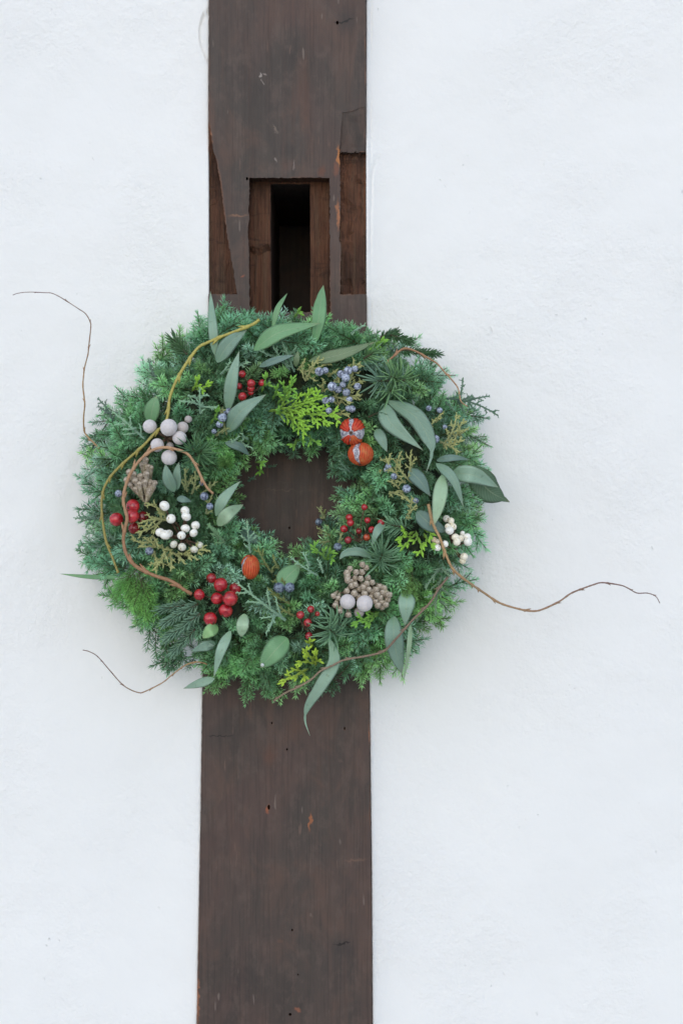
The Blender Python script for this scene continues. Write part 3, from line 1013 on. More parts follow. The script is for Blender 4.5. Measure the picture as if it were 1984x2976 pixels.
def hang(cname, bname, me, items, dh, base=None, color=(1, 1, 1), stem_r=0.0006, drop=0.022, keep=1.0, squash=0.06, sc_col=None):
    """a sprig of stems with one berry per item (crop, x, y, radius px[, dh offset, tint])"""
    P = []
    for it in items:
        x, y = nat(it[0], it[1], it[2])
        e = it[4] if len(it) > 4 else 0
        r = it[3] * K * S * 0.94
        P.append((W(x, y, Hs(x, y) + dh + e), r, it[5] if len(it) > 5 else None, x, y, it[3] * K))
    cen = sum((p[0] for p in P), Vector()) / len(P)
    if base:
        x, y = nat(*base)
        bw = W(x, y, Hs(x, y) - drop * 0.6)
    else:
        bw = cen + Vector((0, drop, 0.0))
    mb = MB()
    for p, r, *_ in P:
        mid = bw.lerp(p, 0.55) + Vector((rng.uniform(-.002, .002), 0.003, rng.uniform(-.002, .002)))
        cl = catmull([bw - cen, mid - cen, p - cen], 4)
        mb.tube(cl, [stem_r * (1.3 - 0.5 * i / 8) for i in range(9)], [0.5] * 9, 5)
    cl = link(cname, mb.build(cname, M['stem']), root, cen)
    for p, r, tint, x, y, rp in P:
        face = Vector((rng.uniform(-.9, .9), -0.5 + rng.uniform(-0.3, 0.6), rng.uniform(-1, .6))).normalized()
        c_ = tint or color
        link(bname, me, cl, p, face.to_track_quat('Z', 'Y'), (r, r * rng.uniform(1 - squash, 1), r * rng.uniform(1 - squash, 1 + squash / 2)), color=c_)
        feat(x, y, rp * keep + 3)
    return cl
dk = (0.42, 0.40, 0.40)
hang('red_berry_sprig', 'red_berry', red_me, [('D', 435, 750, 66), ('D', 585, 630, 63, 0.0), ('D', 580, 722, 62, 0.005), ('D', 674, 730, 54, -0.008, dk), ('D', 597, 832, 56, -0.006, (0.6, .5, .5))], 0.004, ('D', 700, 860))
hang('red_berry_sprig', 'red_berry', red_me, [('G', 1300, 95, 48, -0.006, (.7, .7, .7)), ('G', 1385, 155, 66), ('G', 1515, 190, 56, -0.006, (.75, .7, .7)), ('G', 1350, 280, 57, -0.002), ('G', 1470, 280, 68, 0.008), ('G', 1430, 390, 63, 0.001), ('G', 1290, 465, 61), ('G', 1190, 245, 52, -0.002)], 0.006, ('G', 1400, 330))
hang('small_red_berry_sprig', 'small_red_berry', red_me, [('B', 325, 838, 33), ('B', 298, 948, 30, -0.003), ('B', 408, 922, 38, 0.004), ('B', 405, 968, 34, 0.0), ('B', 404, 1008, 26, -0.004), ('B', 505, 918, 32), ('B', 328, 1042, 40, 0.002)], 0.002, ('B', 440, 1000), (1.0, 1.0, 0.9))
hang('small_red_berry_sprig', 'small_red_berry', red_me, [('E', 1438, 640, 30), ('E', 1300, 733, 34), ('E', 1310, 782, 34, 0.003), ('E', 1253, 838, 36), ('E', 1465, 760, 29), ('E', 1388, 858, 27, -0.004, (.6, .5, .5)), ('E', 1505, 845, 32), ('E', 1460, 915, 32, 0.0, (1.1, 4.2, 1.0)), ('E', 1290, 940, 34, 0.0, (.7, 1.6, 1.4)), ('F', 335, 780, 33)], 0.004, ('E', 1400, 960), (0.95, 0.9, 0.9))
hang('small_red_berry_sprig', 'small_red_berry', red_me, [('H', 855, 430, 37), ('H', 950, 378, 34), ('H', 1010, 420, 24, -0.003, (.9, 2.0, 1.2)), ('H', 922, 500, 38), ('H', 932, 620, 35, -0.002, (.7, .7, .8))], 0.004, ('H', 900, 560), (0.9, 1.2, 1.0))
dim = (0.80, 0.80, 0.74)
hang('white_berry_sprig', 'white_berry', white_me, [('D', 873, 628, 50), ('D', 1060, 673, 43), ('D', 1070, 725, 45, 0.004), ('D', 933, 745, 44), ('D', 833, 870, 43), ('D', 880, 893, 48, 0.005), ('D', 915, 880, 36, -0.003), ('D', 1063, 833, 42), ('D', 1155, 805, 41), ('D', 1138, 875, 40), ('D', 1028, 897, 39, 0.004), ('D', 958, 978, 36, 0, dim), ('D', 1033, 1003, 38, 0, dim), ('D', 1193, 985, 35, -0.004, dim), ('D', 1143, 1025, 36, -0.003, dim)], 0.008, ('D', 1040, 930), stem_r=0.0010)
cream = (1.0, 0.95, 0.84)
hang('white_berry_sprig', 'white_berry', white_me, [('F', 930, 745, 34, -0.006, dim), ('F', 972, 765, 32, -0.002, cream), ('F', 990, 818, 34, 0, cream), ('F', 958, 852, 40, 0.003), ('F', 942, 815, 28, 0.0, cream), ('F', 1010, 912, 36, 0.002, cream), ('F', 1058, 925, 33, 0, cream), ('F', 1024, 955, 38, 0.004, cream), ('F', 1118, 912, 37, 0), ('F', 1125, 955, 43, 0.004), ('F', 1075, 878, 25, -0.003), ('F', 815, 935, 28, -0.004, (.9, .75, .6)), ('F', 850, 955, 28, -0.003, (.9, .8, .68)), ('F', 848, 1008, 34, 0.002), ('F', 918, 975, 33, 0.003), ('F', 1090, 1090, 36, 0.002, cream), ('F', 1078, 1128, 32, 0, (0.9, .85, .7))], 0.006, ('F', 1000, 1010), stem_r=0.0010)
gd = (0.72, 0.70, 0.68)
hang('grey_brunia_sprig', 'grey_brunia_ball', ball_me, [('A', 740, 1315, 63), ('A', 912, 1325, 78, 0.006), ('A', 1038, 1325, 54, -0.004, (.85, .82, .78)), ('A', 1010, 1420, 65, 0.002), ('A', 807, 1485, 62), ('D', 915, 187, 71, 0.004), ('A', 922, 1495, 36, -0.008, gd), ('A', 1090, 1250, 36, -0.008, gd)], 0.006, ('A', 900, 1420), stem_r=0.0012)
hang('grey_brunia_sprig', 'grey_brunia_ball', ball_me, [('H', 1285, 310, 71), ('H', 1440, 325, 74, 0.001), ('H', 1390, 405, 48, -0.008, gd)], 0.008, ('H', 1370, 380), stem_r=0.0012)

# --- scaly juniper foliage
def scaly(mb, p0, p1, r0, r1_, depth, r_, bow=0.1, spacing=0.006, blen=0.45, ang=42, scale_l=0.0026, t0=0.1, t1=0.9, org=Vector(), jz=0.35):
    ax = p1 - p0
    L = ax.length
    d = ax.normalized()
    view = Vector((0, -1, 0))
    sd = d.cross(view)
    if sd.length < 0.1:
        sd = Vector((1, 0, 0))
    sd.normalize()
    nr = sd.cross(d)
    n = max(3, int(L / 0.004))
    b = sd * (bow * L * r_.uniform(-1, 1)) + nr * (bow * L * r_.uniform(-0.5, 0.5))
    pts = [p0 + ax * (i / n) + b * (4 * (i / n) * (1 - i / n)) for i in range(n + 1)]
    mb.tube([p - org for p in pts], [r0 + (r1_ - r0) * i / n for i in range(n + 1)], [t0 + (t1 - t0) * i / n for i in range(n + 1)], 5)
    m = max(2, int(L / (scale_l * 0.55)))
    for i in range(m):
        u = (i + 0.5) / m
        k = min(n - 1, int(u * n))
        p = pts[k].lerp(pts[k + 1], u * n - k)
        dd = (pts[k + 1] - pts[k]).normalized()
        an = i * 2.4
        side = (sd * math.cos(an) + nr * math.sin(an))
        rr = r0 + (r1_ - r0) * u
        q = p + side * rr * 0.5 - org
        dirn = (dd + side * r_.uniform(0.35, 0.85)).normalized()
        mb.octa(q, dirn, scale_l * r_.uniform(0.8, 1.25), scale_l * 0.45, scale_l * 0.4, dirn.cross(side).normalized(), t0 + (t1 - t0) * u)
    if depth > 0:
        sgn = r_.choice((-1, 1))
        x = spacing * r_.uniform(0.5, 1.0)
        while x < L * 0.97:
            u = x / L
            k = min(n - 1, int(u * n))
            p = pts[k]
            dd = (pts[k + 1] - pts[k]).normalized()
            sgn = -sgn
            a = R(ang * r_.uniform(0.75, 1.25))
            side = (sd * sgn + nr * r_.uniform(-jz, jz * 1.4)).normalized()
            bl = L * blen * (1 - 0.55 * u) * r_.uniform(0.6, 1.15)
            scaly(mb, p, p + (dd * math.cos(a) + side * math.sin(a)) * bl, r0 * 0.72, r1_ * 0.8, depth - 1, r_, bow, spacing * 0.8, blen, ang, scale_l * 0.95, t0 + (t1 - t0) * u * 0.6, min(1.0, t1 + 0.05), org, jz)
            x += spacing * r_.uniform(0.7, 1.4)
def scaly_part(name, specs, color, depth=1, r0=0.0009, r1_=0.0006, seed=1, keep=9, mk='scaly', **kw):
    """specs: list of (crop, x0, y0, x1, y1, dh0, dh1): one joined spray, base to tip"""
    r_ = random.Random(seed)
    W0 = []
    for c, x0, y0, x1, y1, h0, h1 in specs:
        a, b = nat(c, x0, y0), nat(c, x1, y1)
        W0.append((W(*a, Hs(*a) + h0), W(*b, Hs(*b) + h1)))
    org = W0[0][0]
    mb = MB()
    for (p, q), sp in zip(W0, specs):
        scaly(mb, p, q, r0, r1_, depth, r_, org=org, **kw)
        if keep:
            for i in range(6):
                x, y = inv(p.lerp(q, 0.25 + 0.15 * i))
                feat(x, y, keep)
    return link(name, mb.build(name, M[mk], smooth=False), root, org, color=color)

OLIVE = (0.32, 0.36, 0.18)
OLIVE2 = (0.24, 0.29, 0.15)
def berries_on(parent, items, dh, color=(1, 1, 1)):
    for it in items:
        x, y = nat(it[0], it[1], it[2])
        p = W(x, y, Hs(x, y) + dh + (it[4] if len(it) > 4 else 0))
        r = it[3] * K * S * 0.95
        v = rng.uniform(0.75, 1.15)
        face = Vector((rng.uniform(-.8, .8), -0.6, rng.uniform(-.8, .8))).normalized()
        link('blue_juniper_berry', blue_me, parent, p, face.to_track_quat('Z', 'Y'), (r, r * 0.96, r), color=(color[0] * v, color[1] * v, color[2] * v))
        feat(x, y, it[3] * K + 2)
j = scaly_part('juniper_sprig', [('B', 900, 900, 1020, 690, 0, .008), ('B', 870, 820, 1130, 720, 0, .006), ('B', 1180, 1150, 1340, 700, 0, .010), ('B', 1160, 900, 1420, 760, 0, .008), ('B', 1240, 1050, 1400, 1030, 0, .010), ('B', 1050, 1000, 1060, 880, 0, .01), ('B', 1150, 1040, 1320, 1100, 0, .008), ('B', 1130, 1200, 1300, 1200, 0, .006), ('B', 830, 800, 900, 700, 0, .006), ('B', 1110, 860, 1190, 800, 0, .008)], OLIVE, 2, seed=11, keep=8, spacing=0.0055, blen=0.5)
berries_on(j, [('B', 1028, 815, 40, .004), ('B', 1082, 805, 30), ('B', 1290, 805, 38, .004), ('B', 1350, 790, 30), ('B', 1225, 838, 36), ('B', 1268, 872, 38, .006), ('B', 1145, 950, 42, .003), ('B', 1200, 980, 32), ('B', 1242, 935, 30, -.003), ('B', 1375, 950, 33), ('B', 1273, 1005, 36), ('B', 1300, 1070, 30, -.003), ('B', 1085, 1080, 34), ('B', 1140, 1070, 29), ('B', 1115, 1170, 29), ('B', 1290, 1150, 26), ('B', 1325, 1155, 32)], 0.008, (1.15, 1.1, 1.08))
j = scaly_part('juniper_sprig', [('A', 1440, 1390, 1380, 1160, 0, .006), ('A', 1340, 1400, 1460, 1330, 0, .004), ('A', 1460, 1300, 1400, 1150, 0, .004)], OLIVE2, 2, seed=12, keep=0)
berries_on(j, [('B', 145, 1235, 40, .003), ('B', 205, 1178, 32), ('B', 120, 1295, 32), ('B', 160, 1200, 28, -.003), ('B', 70, 1360, 24, -.004)], 0.006)
j = scaly_part('juniper_sprig', [('C', 1000, 1470, 1090, 1250, 0, .008), ('C', 900, 1480, 1020, 1200, 0, .008), ('C', 760, 1330, 830, 1250, 0, .004), ('F', 870, 40, 1050, 140, 0, .008), ('F', 900, 80, 1090, 30, 0, .006), ('C', 830, 1280, 900, 1190, 0, .006), ('C', 1040, 1400, 1130, 1330, 0, .006)], OLIVE, 2, seed=13, keep=7)
berries_on(j, [('C', 770, 1150, 27), ('C', 868, 1168, 27), ('C', 788, 1375, 30), ('C', 828, 1430, 38, .003), ('C', 915, 1320, 22, -.004)], 0.006)
j = scaly_part('juniper_sprig', [('F', 560, 420, 380, 190, 0, .006), ('F', 620, 420, 480, 250, 0, .006), ('F', 500, 470, 400, 400, 0, .006), ('F', 600, 380, 610, 120, 0, .006), ('F', 420, 240, 330, 200, 0, .004), ('F', 470, 300, 520, 130, 0, .006), ('F', 600, 700, 620, 550, 0, .004), ('F', 500, 500, 600, 590, 0, .004), ('F', 560, 740, 660, 620, 0, .002), ('F', 410, 500, 560, 560, 0, .004), ('F', 300, 330, 330, 300, 0, .004)], OLIVE, 2, seed=14, keep=7)
berries_on(j, [('F', 567, 472, 38, .004), ('F', 452, 358, 30), ('F', 402, 270, 30), ('F', 650, 580, 28, -.002), ('F', 380, 300, 22, -.003)], 0.004)
j = scaly_part('juniper_sprig', [('D', 900, 760, 640, 790, 0, .008), ('D', 880, 700, 700, 600, 0, .006), ('D', 850, 760, 620, 870, 0, .008), ('D', 800, 950, 570, 930, 0, .006), ('D', 900, 1000, 760, 1220, 0, .010), ('D', 920, 1060, 930, 1220, 0, .010), ('D', 1000, 1060, 1180, 1120, 0, .008), ('D', 1050, 1080, 1290, 1040, 0, .010), ('D', 800, 1000, 640, 1000, 0, .006), ('D', 780, 1040, 820, 1170, 0, .008), ('D', 940, 1050, 1060, 1160, 0, .010), ('D', 850, 980, 900, 1120, 0, .008), ('D', 760, 900, 820, 1000, 0, .006)], OLIVE, 2, seed=15, keep=7, spacing=0.005, blen=0.5, r0=0.0010, scale_l=0.0026)
berries_on(j, [('D', 735, 1040, 37, .004), ('D', 455, 515, 33, 0)], 0.008, (0.85, 0.85, 0.85))
j = scaly_part('juniper_sprig', [('D', 1080, 500, 1060, 290, 0, .006), ('D', 1120, 520, 1150, 310, 0, .006), ('D', 1200, 520, 1340, 410, 0, .006), ('D', 1060, 480, 1020, 400, 0, .004), ('D', 1250, 700, 1310, 520, 0, .004), ('D', 1080, 420, 1180, 360, 0, .004)], OLIVE2, 2, seed=16, keep=7)
berries_on(j, [('D', 1235, 540, 38), ('D', 1285, 632, 33), ('D', 1210, 420, 24, -.003)], 0.004, (0.7, .7, .75))
j = scaly_part('juniper_sprig', [('E', 1080, 740, 1020, 650, 0, .004), ('E', 1130, 900, 1010, 830, 0, .002), ('E', 1120, 950, 1000, 960, 0, .002), ('E', 1200, 980, 1240, 870, 0, .004), ('E', 1060, 720, 1080, 660, 0, .003)], OLIVE2, 2, seed=17, keep=6)
berries_on(j, [('E', 1023, 775, 34), ('E', 1195, 1002, 38)], 0.004, (0.7, .75, .75))
j = scaly_part('juniper_sprig', [('H', 700, 60, 600, 130, -.002, .002), ('H', 690, 300, 560, 190, 0, .004), ('H', 760, 330, 620, 250, 0, .004), ('E', 600, 1240, 470, 1010, 0, .006), ('E', 660, 1200, 600, 1080, 0, .004), ('H', 800, 440, 640, 330, 0, .004), ('H', 720, 150, 690, 100, 0, .003)], (0.17, 0.22, 0.09), 1, seed=18, keep=6)
berries_on(j, [('H', 660, 182, 49), ('H', 757, 180, 46)], 0.008, (0.62, .66, .68))

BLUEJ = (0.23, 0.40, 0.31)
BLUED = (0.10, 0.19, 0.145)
for i, (specs, colr, kw) in enumerate([
    ([('H', 720, 480, 280, 140, 0.004, .014), ('H', 620, 420, 540, 600, 0.006, .012)], BLUEJ, dict(r0=0.0013, spacing=0.0075, blen=0.36)),
    ([('A', 1200, 1200, 1195, 970, 0.004, .012), ('A', 1200, 1120, 1010, 1085, .006, .012), ('A', 1195, 1130, 1350, 1140, .006, .01), ('A', 1195, 1060, 1085, 1035, .006, .012), ('A', 1200, 1040, 1270, 1030, .006, .012)], BLUEJ, dict(spacing=0.008, blen=0.3)),
    ([('A', 690, 1430, 400, 1180, 0.002, .010), ('A', 620, 1330, 500, 1340, .004, .008)], BLUEJ, dict(spacing=0.007, blen=0.4)),
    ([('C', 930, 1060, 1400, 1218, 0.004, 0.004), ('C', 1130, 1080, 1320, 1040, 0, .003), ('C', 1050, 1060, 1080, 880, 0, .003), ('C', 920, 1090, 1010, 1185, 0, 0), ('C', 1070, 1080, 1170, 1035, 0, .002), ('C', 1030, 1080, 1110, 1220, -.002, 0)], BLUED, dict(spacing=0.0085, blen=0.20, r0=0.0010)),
    ([('E', 400, 1060, 370, 765, .002, .012), ('E', 390, 950, 460, 900, .004, .008), ('E', 385, 960, 310, 900, .004, .008)], BLUEJ, dict(spacing=0.007, blen=0.32)),
    ([('E', 1010, 1260, 770, 1100, .002, .012), ('E', 940, 1180, 875, 1050, .004, .010), ('E', 1060, 1240, 1010, 1110, .002, .008)], BLUEJ, dict(spacing=0.006, blen=0.3)),
    ([('I', 885, 330, 830, 690, .004, .012), ('I', 880, 450, 750, 520, .006, .012), ('I', 880, 440, 1000, 520, .006, .012), ('I', 870, 560, 940, 590, .006, .012), ('I', 870, 260, 740, 440, .004, .01), ('I', 880, 250, 960, 330, .004, .01)], (0.15, 0.25, 0.18), dict(spacing=0.007, blen=0.3)),
    ([('B', 760, 800, 590, 560, 0.002, .008), ('B', 750, 740, 690, 540, .002, .008), ('B', 700, 700, 820, 590, .002, .008), ('B', 800, 820, 720, 600, .002, .008), ('B', 620, 680, 480, 620, .002, .006)], (0.13, 0.24, 0.18), dict(spacing=0.007, blen=0.3)),
    ([('B', 240, 780, 390, 730, 0, .006), ('B', 130, 840, 220, 720, 0, .006)], BLUEJ, dict(spacing=0.006, blen=0.4)),
    ([('B', 380, 1430, 320, 1380, .0, .006), ('E', 300, 40, 420, 100, 0, .004), ('E', 200, 90, 300, -10, 0, .004)], BLUEJ, dict(spacing=0.006, blen=0.4)),
    ([('D', 250, 740, 60, 740, 0, .004), ('D', 300, 1000, 90, 990, 0, .004), ('D', 380, 930, 160, 860, 0, .006), ('D', 420, 950, 250, 780, .002, .008)], (0.13, 0.24, 0.18), dict(spacing=0.005, blen=0.4)),
    ([('C', 60, 470, 190, 390, .002, .010)], BLUEJ, dict(spacing=0.007, blen=0.2)),
    ([('A', 400, 1280, 265, 1060, .000, .006), ('A', 360, 1200, 270, 1130, 0, .004)], (0.10, 0.17, 0.14), dict(spacing=0.007, blen=0.25)),
    ([('A', 770, 860, 725, 705, .000, .004), ('A', 800, 880, 740, 770, 0, .004)], (0.10, 0.17, 0.14), dict(spacing=0.007, blen=0.25)),
    ([('E', 110, 940, 10, 800, .006, .012), ('D', 1420, 960, 1270, 790, .006, .012)], (0.16, 0.30, 0.18), dict(spacing=0.006, blen=0.35)),
    ([('E', 1310, 320, 1210, 210, .000, .002), ('E', 1300, 300, 1200, 280, 0, .002), ('E', 1290, 180, 1225, 150, 0, .002), ('E', 1260, 490, 1170, 455, 0, .004)], (0.10, 0.20, 0.15), dict(spacing=0.007, blen=0.25)),
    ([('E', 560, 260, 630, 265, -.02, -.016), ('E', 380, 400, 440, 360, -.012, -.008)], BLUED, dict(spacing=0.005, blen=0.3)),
]):
    scaly_part('juniper_twig', specs, colr, 1, seed=40 + i, keep=7, bow=0.06, **kw)

# --- lacy cypress sprays
def lace(mb, p0, p1, depth, r_, org, t=0.2, wd=0.0029):
    ax = p1 - p0
    L = ax.length
    d = ax.normalized()
    view = Vector((r_.uniform(-.25, .25), -1, r_.uniform(-.25, .25))).normalized()
    sd = d.cross(view).normalized()
    step = 0.0050 if depth > 1 else 0.0033
    n = max(2, int(L / step))
    b = sd * (0.07 * L * r_.uniform(-1, 1))
    sg = 1
    for i in range(n):
        u = i / n
        p = p0 + ax * u + b * (4 * u * (1 - u))
        tt = min(1, t + 0.7 * u)
        mb.octa(p - org, d, step * 1.5, wd * (0.8 + 0.2 * (1 - u)), 0.0009, sd, tt)
        sg = -sg
        if depth > 0 and i > 0:
            a = R(r_.uniform(34, 50))
            bl = L * (0.52 if depth > 1 else 0.5) * (1 - 0.72 * u) * r_.uniform(0.7, 1.15)
            if depth == 1:
                bl = max(bl, 0.0038)
            if depth > 1 and i % 2 == 0 and r_.random() < 0.35:
                bl *= 0.5
            dirn = d * math.cos(a) + sd * (sg * math.sin(a))
            lace(mb, p, p + dirn * bl + view * (bl * r_.uniform(-0.1, 0.2)), depth - 1, r_, org, tt - 0.1, wd * 0.9)
LIME = (0.20, 0.40, 0.05)
LIME2 = (0.13, 0.31, 0.055)
GOLD = (0.27, 0.42, 0.055)
for i, (specs, colr) in enumerate([
    ([('B', 560, 1180, 1085, 1035), ('B', 660, 1180, 1215, 1235)], LIME), ([('B', 760, 1150, 885, 1390), ('B', 700, 1180, 640, 1190)], LIME2), ([('B', 640, 1120, 815, 885), ('B', 600, 1080, 650, 940)], LIME2),
    ([('B', 500, 1010, 555, 825)], LIME2), ([('B', 860, 1140, 950, 975), ('B', 960, 1180, 1100, 1300)], LIME),
    ([('A', 1120, 1000, 1190, 865), ('A', 1150, 980, 1290, 940)], LIME), ([('A', 1290, 1300, 1370, 1140)], LIME2), ([('B', 900, 1380, 1040, 1480)], LIME2),
    ([('F', 650, 850, 705, 1090), ('F', 660, 870, 515, 1040), ('F', 720, 870, 805, 1025)], LIME), ([('F', 640, 860, 480, 940), ('F', 720, 840, 840, 895)], LIME),
    ([('E', 1110, 1130, 940, 985), ('E', 1100, 1120, 1120, 1010)], LIME2), ([('E', 1080, 1120, 1180, 1090)], LIME2),
    ([('H', 1000, 870, 815, 860), ('H', 1000, 880, 870, 750), ('H', 990, 900, 1000, 760)], GOLD), ([('H', 930, 920, 670, 1020), ('H', 850, 940, 930, 1010)], GOLD), ([('H', 980, 720, 900, 660)], GOLD),
    ([('I', 330, 650, 70, 745), ('I', 320, 660, 190, 780)], LIME2), ([('C', 220, 560, 380, 535), ('C', 240, 560, 300, 600)], LIME2),
    ([('E', 450, 260, 520, 340), ('E', 440, 230, 530, 220)], LIME2), ([('E', 820, 10, 800, 110), ('B', 820, 1450, 900, 1420)], LIME2), ([('B', 790, 330, 860, 240)], LIME2),
]):
    r_ = random.Random(200 + i)
    mb = MB()
    org = None
    for c, x0, y0, x1, y1 in specs:
        a, b = nat(c, x0, y0), nat(c, x1, y1)
        p, q = W(*a, Hs(*a) + 0.001), W(*b, Hs(*b) + 0.009)
        org = org or p.copy()
        lace(mb, p, q, 2, r_, org)
        for u in (0.3, 0.55, 0.8, 1.0):
            x, y = inv(p.lerp(q, u))
            feat(x, y, 14)
    link('cypress_spray', mb.build('cypress_spray', M['lace'], smooth=False), root, org, color=colr)

# --- fir and long-needled sprigs
def fir(c, x0, y0, x1, y1, nl, nw, count, colr, a0=50, a1=75, dh=(0.0, 0.008), seed=0, seg=2, flat=0.5, keep=0.6, curl=0.25):
    r_ = random.Random(seed)
    a, b = nat(c, x0, y0), nat(c, x1, y1)
    p0, p1 = W(*a, Hs(*a) + dh[0]), W(*b, Hs(*b) + dh[1])
    ax = p1 - p0
    d = ax.normalized()
    sd = d.cross(Vector((0, -1, 0)))
    sd = sd.normalized() if sd.length > 0.1 else Vector((1, 0, 0))
    nr = sd.cross(d).normalized()
    nl, nw = nl * K * S, nw * K * S
    mb = MB()
    n = 8
    mb.tube([p0 + ax * (i / n) - p0 for i in range(n + 1)], [0.0011 - 0.0005 * i / n for i in range(n + 1)], [-1.0] * (n + 1), 5)
    for i in range(count):
        u = (i + r_.random()) / count
        an = i * 2.39996 + r_.uniform(-.3, .3)
        side = (sd * math.cos(an) + nr * (math.sin(an) * (flat if math.sin(an) < 0 else 1.0))).normalized()
        th = R((a1 + (a0 - a1) * u) * r_.uniform(0.8, 1.2)) if u < 0.97 else R(r_.uniform(5, 25))
        dirn = d * math.cos(th) + side * math.sin(th)
        L = nl * r_.uniform(0.72, 1.1)
        w_ = dirn.cross(Vector((r_.uniform(-.6, .6), -1, r_.uniform(-.6, .6)))).normalized()
        mb.needle(ax * u, dirn, L, nw, w_, 0.3, 0.3 + 0.6 * r_.random(), d * (L * curl * r_.uniform(0.2, 1.2)), 2)
    link('fir_sprig', mb.build('fir_sprig', M['fir']), root, p0, color=colr)
    for u in (0, 0.33, 0.66, 1.0):
        x, y = inv(p0 + ax * u)
        feat(x, y, nl / S * keep)
FG = (0.18, 0.36, 0.23)
FG2 = (0.19, 0.38, 0.19)
FB = (0.165, 0.31, 0.235)
fir('C', 520, 900, 300, 900, 190, 17, 46, FB, 45, 95, (0.002, 0.012), 1, keep=0.6)
fir('C', 560, 900, 420, 860, 190, 15, 44, FG2, 60, 100, (0.000, 0.014), 2, keep=0.5)
fir('C', 430, 930, 420, 1000, 170, 15, 24, FG2, 50, 90, (0.0, 0.01), 21, keep=0.4)
fir('F', 320, 1150, 345, 1060, 190, 14, 52, FG, 22, 100, (0.002, 0.016), 3, keep=0.55)
fir('H', 1180, 620, 1120, 560, 190, 17, 34, FG, 40, 100, (0.002, 0.014), 4, keep=0.6)
fir('H', 1250, 540, 1160, 470, 160, 17, 18, FG, 30, 80, (0.000, 0.012), 41, keep=0.4)
fir('D', 1180, 190, 1210, 120, 170, 12, 44, (0.12, 0.27, 0.13), 40, 110, (0.002, 0.014), 5, keep=0.6)
fir('D', 1180, 200, 1130, 100, 160, 12, 26, (0.10, 0.24, 0.14), 40, 90, (0.002, 0.014), 51, keep=0.5)
fir('G', 1180, 330, 880, 500, 75, 14, 110, FB, 35, 60, (0.000, 0.012), 6, keep=0.7)
fir('G', 1200, 420, 900, 640, 80, 14, 120, FB, 35, 60, (0.002, 0.014), 7, keep=0.7)
fir('G', 1150, 560, 960, 770, 75, 14, 90, FB, 35, 60, (0.000, 0.010), 8, keep=0.7)
fir('G', 1080, 330, 820, 390, 70, 13, 80, FB, 35, 60, (-0.004, 0.006), 9, keep=0.7)
fir('F', 560, 830, 420, 800, 110, 12, 40, FG, 40, 80, (0.0, 0.006), 10, keep=0.5)
fir('A', 1080, 660, 960, 530, 110, 14, 44, (0.07, 0.16, 0.07), 30, 60, (0.0, 0.008), 12, keep=0.4)
fir('C', 420, 480, 600, 540, 60, 10, 70, (0.07, 0.17, 0.075), 40, 65, (0.0, 0.006), 13, keep=0)
fir('C', 330, 500, 470, 455, 60, 10, 60, (0.06, 0.15, 0.075), 40, 65, (-0.004, 0.002), 14, keep=0)
fir('C', 650, 650, 860, 660, 60, 10, 60, (0.07, 0.17, 0.09), 40, 65, (-0.004, 0.002), 15, keep=0)
fir('C', 520, 620, 800, 640, 60, 10, 80, (0.06, 0.16, 0.06), 40, 65, (-0.002, 0.002), 16, keep=0)
fir('B', 1430, 700, 1520, 640, 120, 12, 30, FG2, 40, 80, (0.0, 0.006), 17, keep=0.4)
fir('C', 220, 1230, 330, 1180, 90, 9, 40, (0.055, 0.15, 0.08), 40, 70, (0.0, 0.004), 18, keep=0)
fir('H', 1190, 1000, 1300, 880, 80, 9, 60, (0.08, 0.19, 0.10), 40, 60, (0.0, 0.006), 19, keep=0)

# --- elongated brunia buds
def bud_mesh(Lk):
    prof = [(0.00, 0.0011, 1), (0.3, 0.0018, 1), (0.62, 0.0025, 1), (0.72, 0.0024, 0), (0.78, 0.0030, 0), (0.88, 0.0033, 0), (0.95, 0.0026, 0), (0.985, 0.0014, 0), (1.0, 0.0003, 0)]
    mb = MB()
    prev = None
    for u, r, m_ in prof:
        ring = []
        for k in range(12):
            a = 2 * math.pi * k / 12
            rr = r * (1 + 0.10 * math.cos(a * 5 + u * 9)) if u > 0.7 else r * (1 + 0.06 * math.cos(a * 3 + u * 20))
            ring.append(mb.vert((rr * math.cos(a), rr * math.sin(a), (u - 1) * Lk + 0.002)))
        if prev:
            for k in range(12):
                mb.face((prev[k], prev[(k + 1) % 12], ring[(k + 1) % 12], ring[k]), m_)
        prev = ring
    mb.face(prev, 0)
    return mb.build('brunia_bud', [M['bud'], M['budstalk']])
bud_a, bud_b = bud_mesh(0.013), bud_mesh(0.020)
def bud_cluster(items, me, base, dirf, dh):
    bx = nat(*base)
    bw = W(*bx, Hs(*bx) - 0.012)
    mb = MB()
    items2 = []
    for c, x, y in items:
        q = nat(c, x, y)
        items2.append((q, W(*q, Hs(*q) + dh + rng.uniform(-0.003, 0.003))))
    for q, p in items2:
        mb.tube([Vector(), (p - bw) * 0.8 + Vector((0, 0.008, 0))], [0.0012, 0.0009], [0.5, 0.5], 5)
    cl = link('brunia_bud_sprig', mb.build('brunia_bud_sprig', M['stem']), root, bw)
    for q, p in items2:
        d = dirf(q, p, bw)
        d = (d + rvec() * 0.14).normalized()
        link('brunia_bud', me, cl, p, d.to_track_quat('Z', 'Y'), rng.uniform(0.88, 1.1) * (0.88 if me is bud_a else 0.85))
        feat(q[0], q[1], 10)
RB = [(165, 222), (200, 250), (30, 335), (52, 262), (108, 292), (160, 292), (25, 300), (150, 350), (100, 345), (62, 420), (205, 395), (255, 385), (318, 425), (362, 440), (135, 445), (100, 405), (20, 470), (95, 490), (185, 490), (258, 470), (240, 520), (300, 500), (325, 525), (372, 490), (285, 560), (335, 570), (398, 545), (345, 615), (305, 595), (380, 590), (175, 430), (225, 450), (130, 520), (60, 380), (215, 340), (410, 500), (290, 450), (345, 480)]
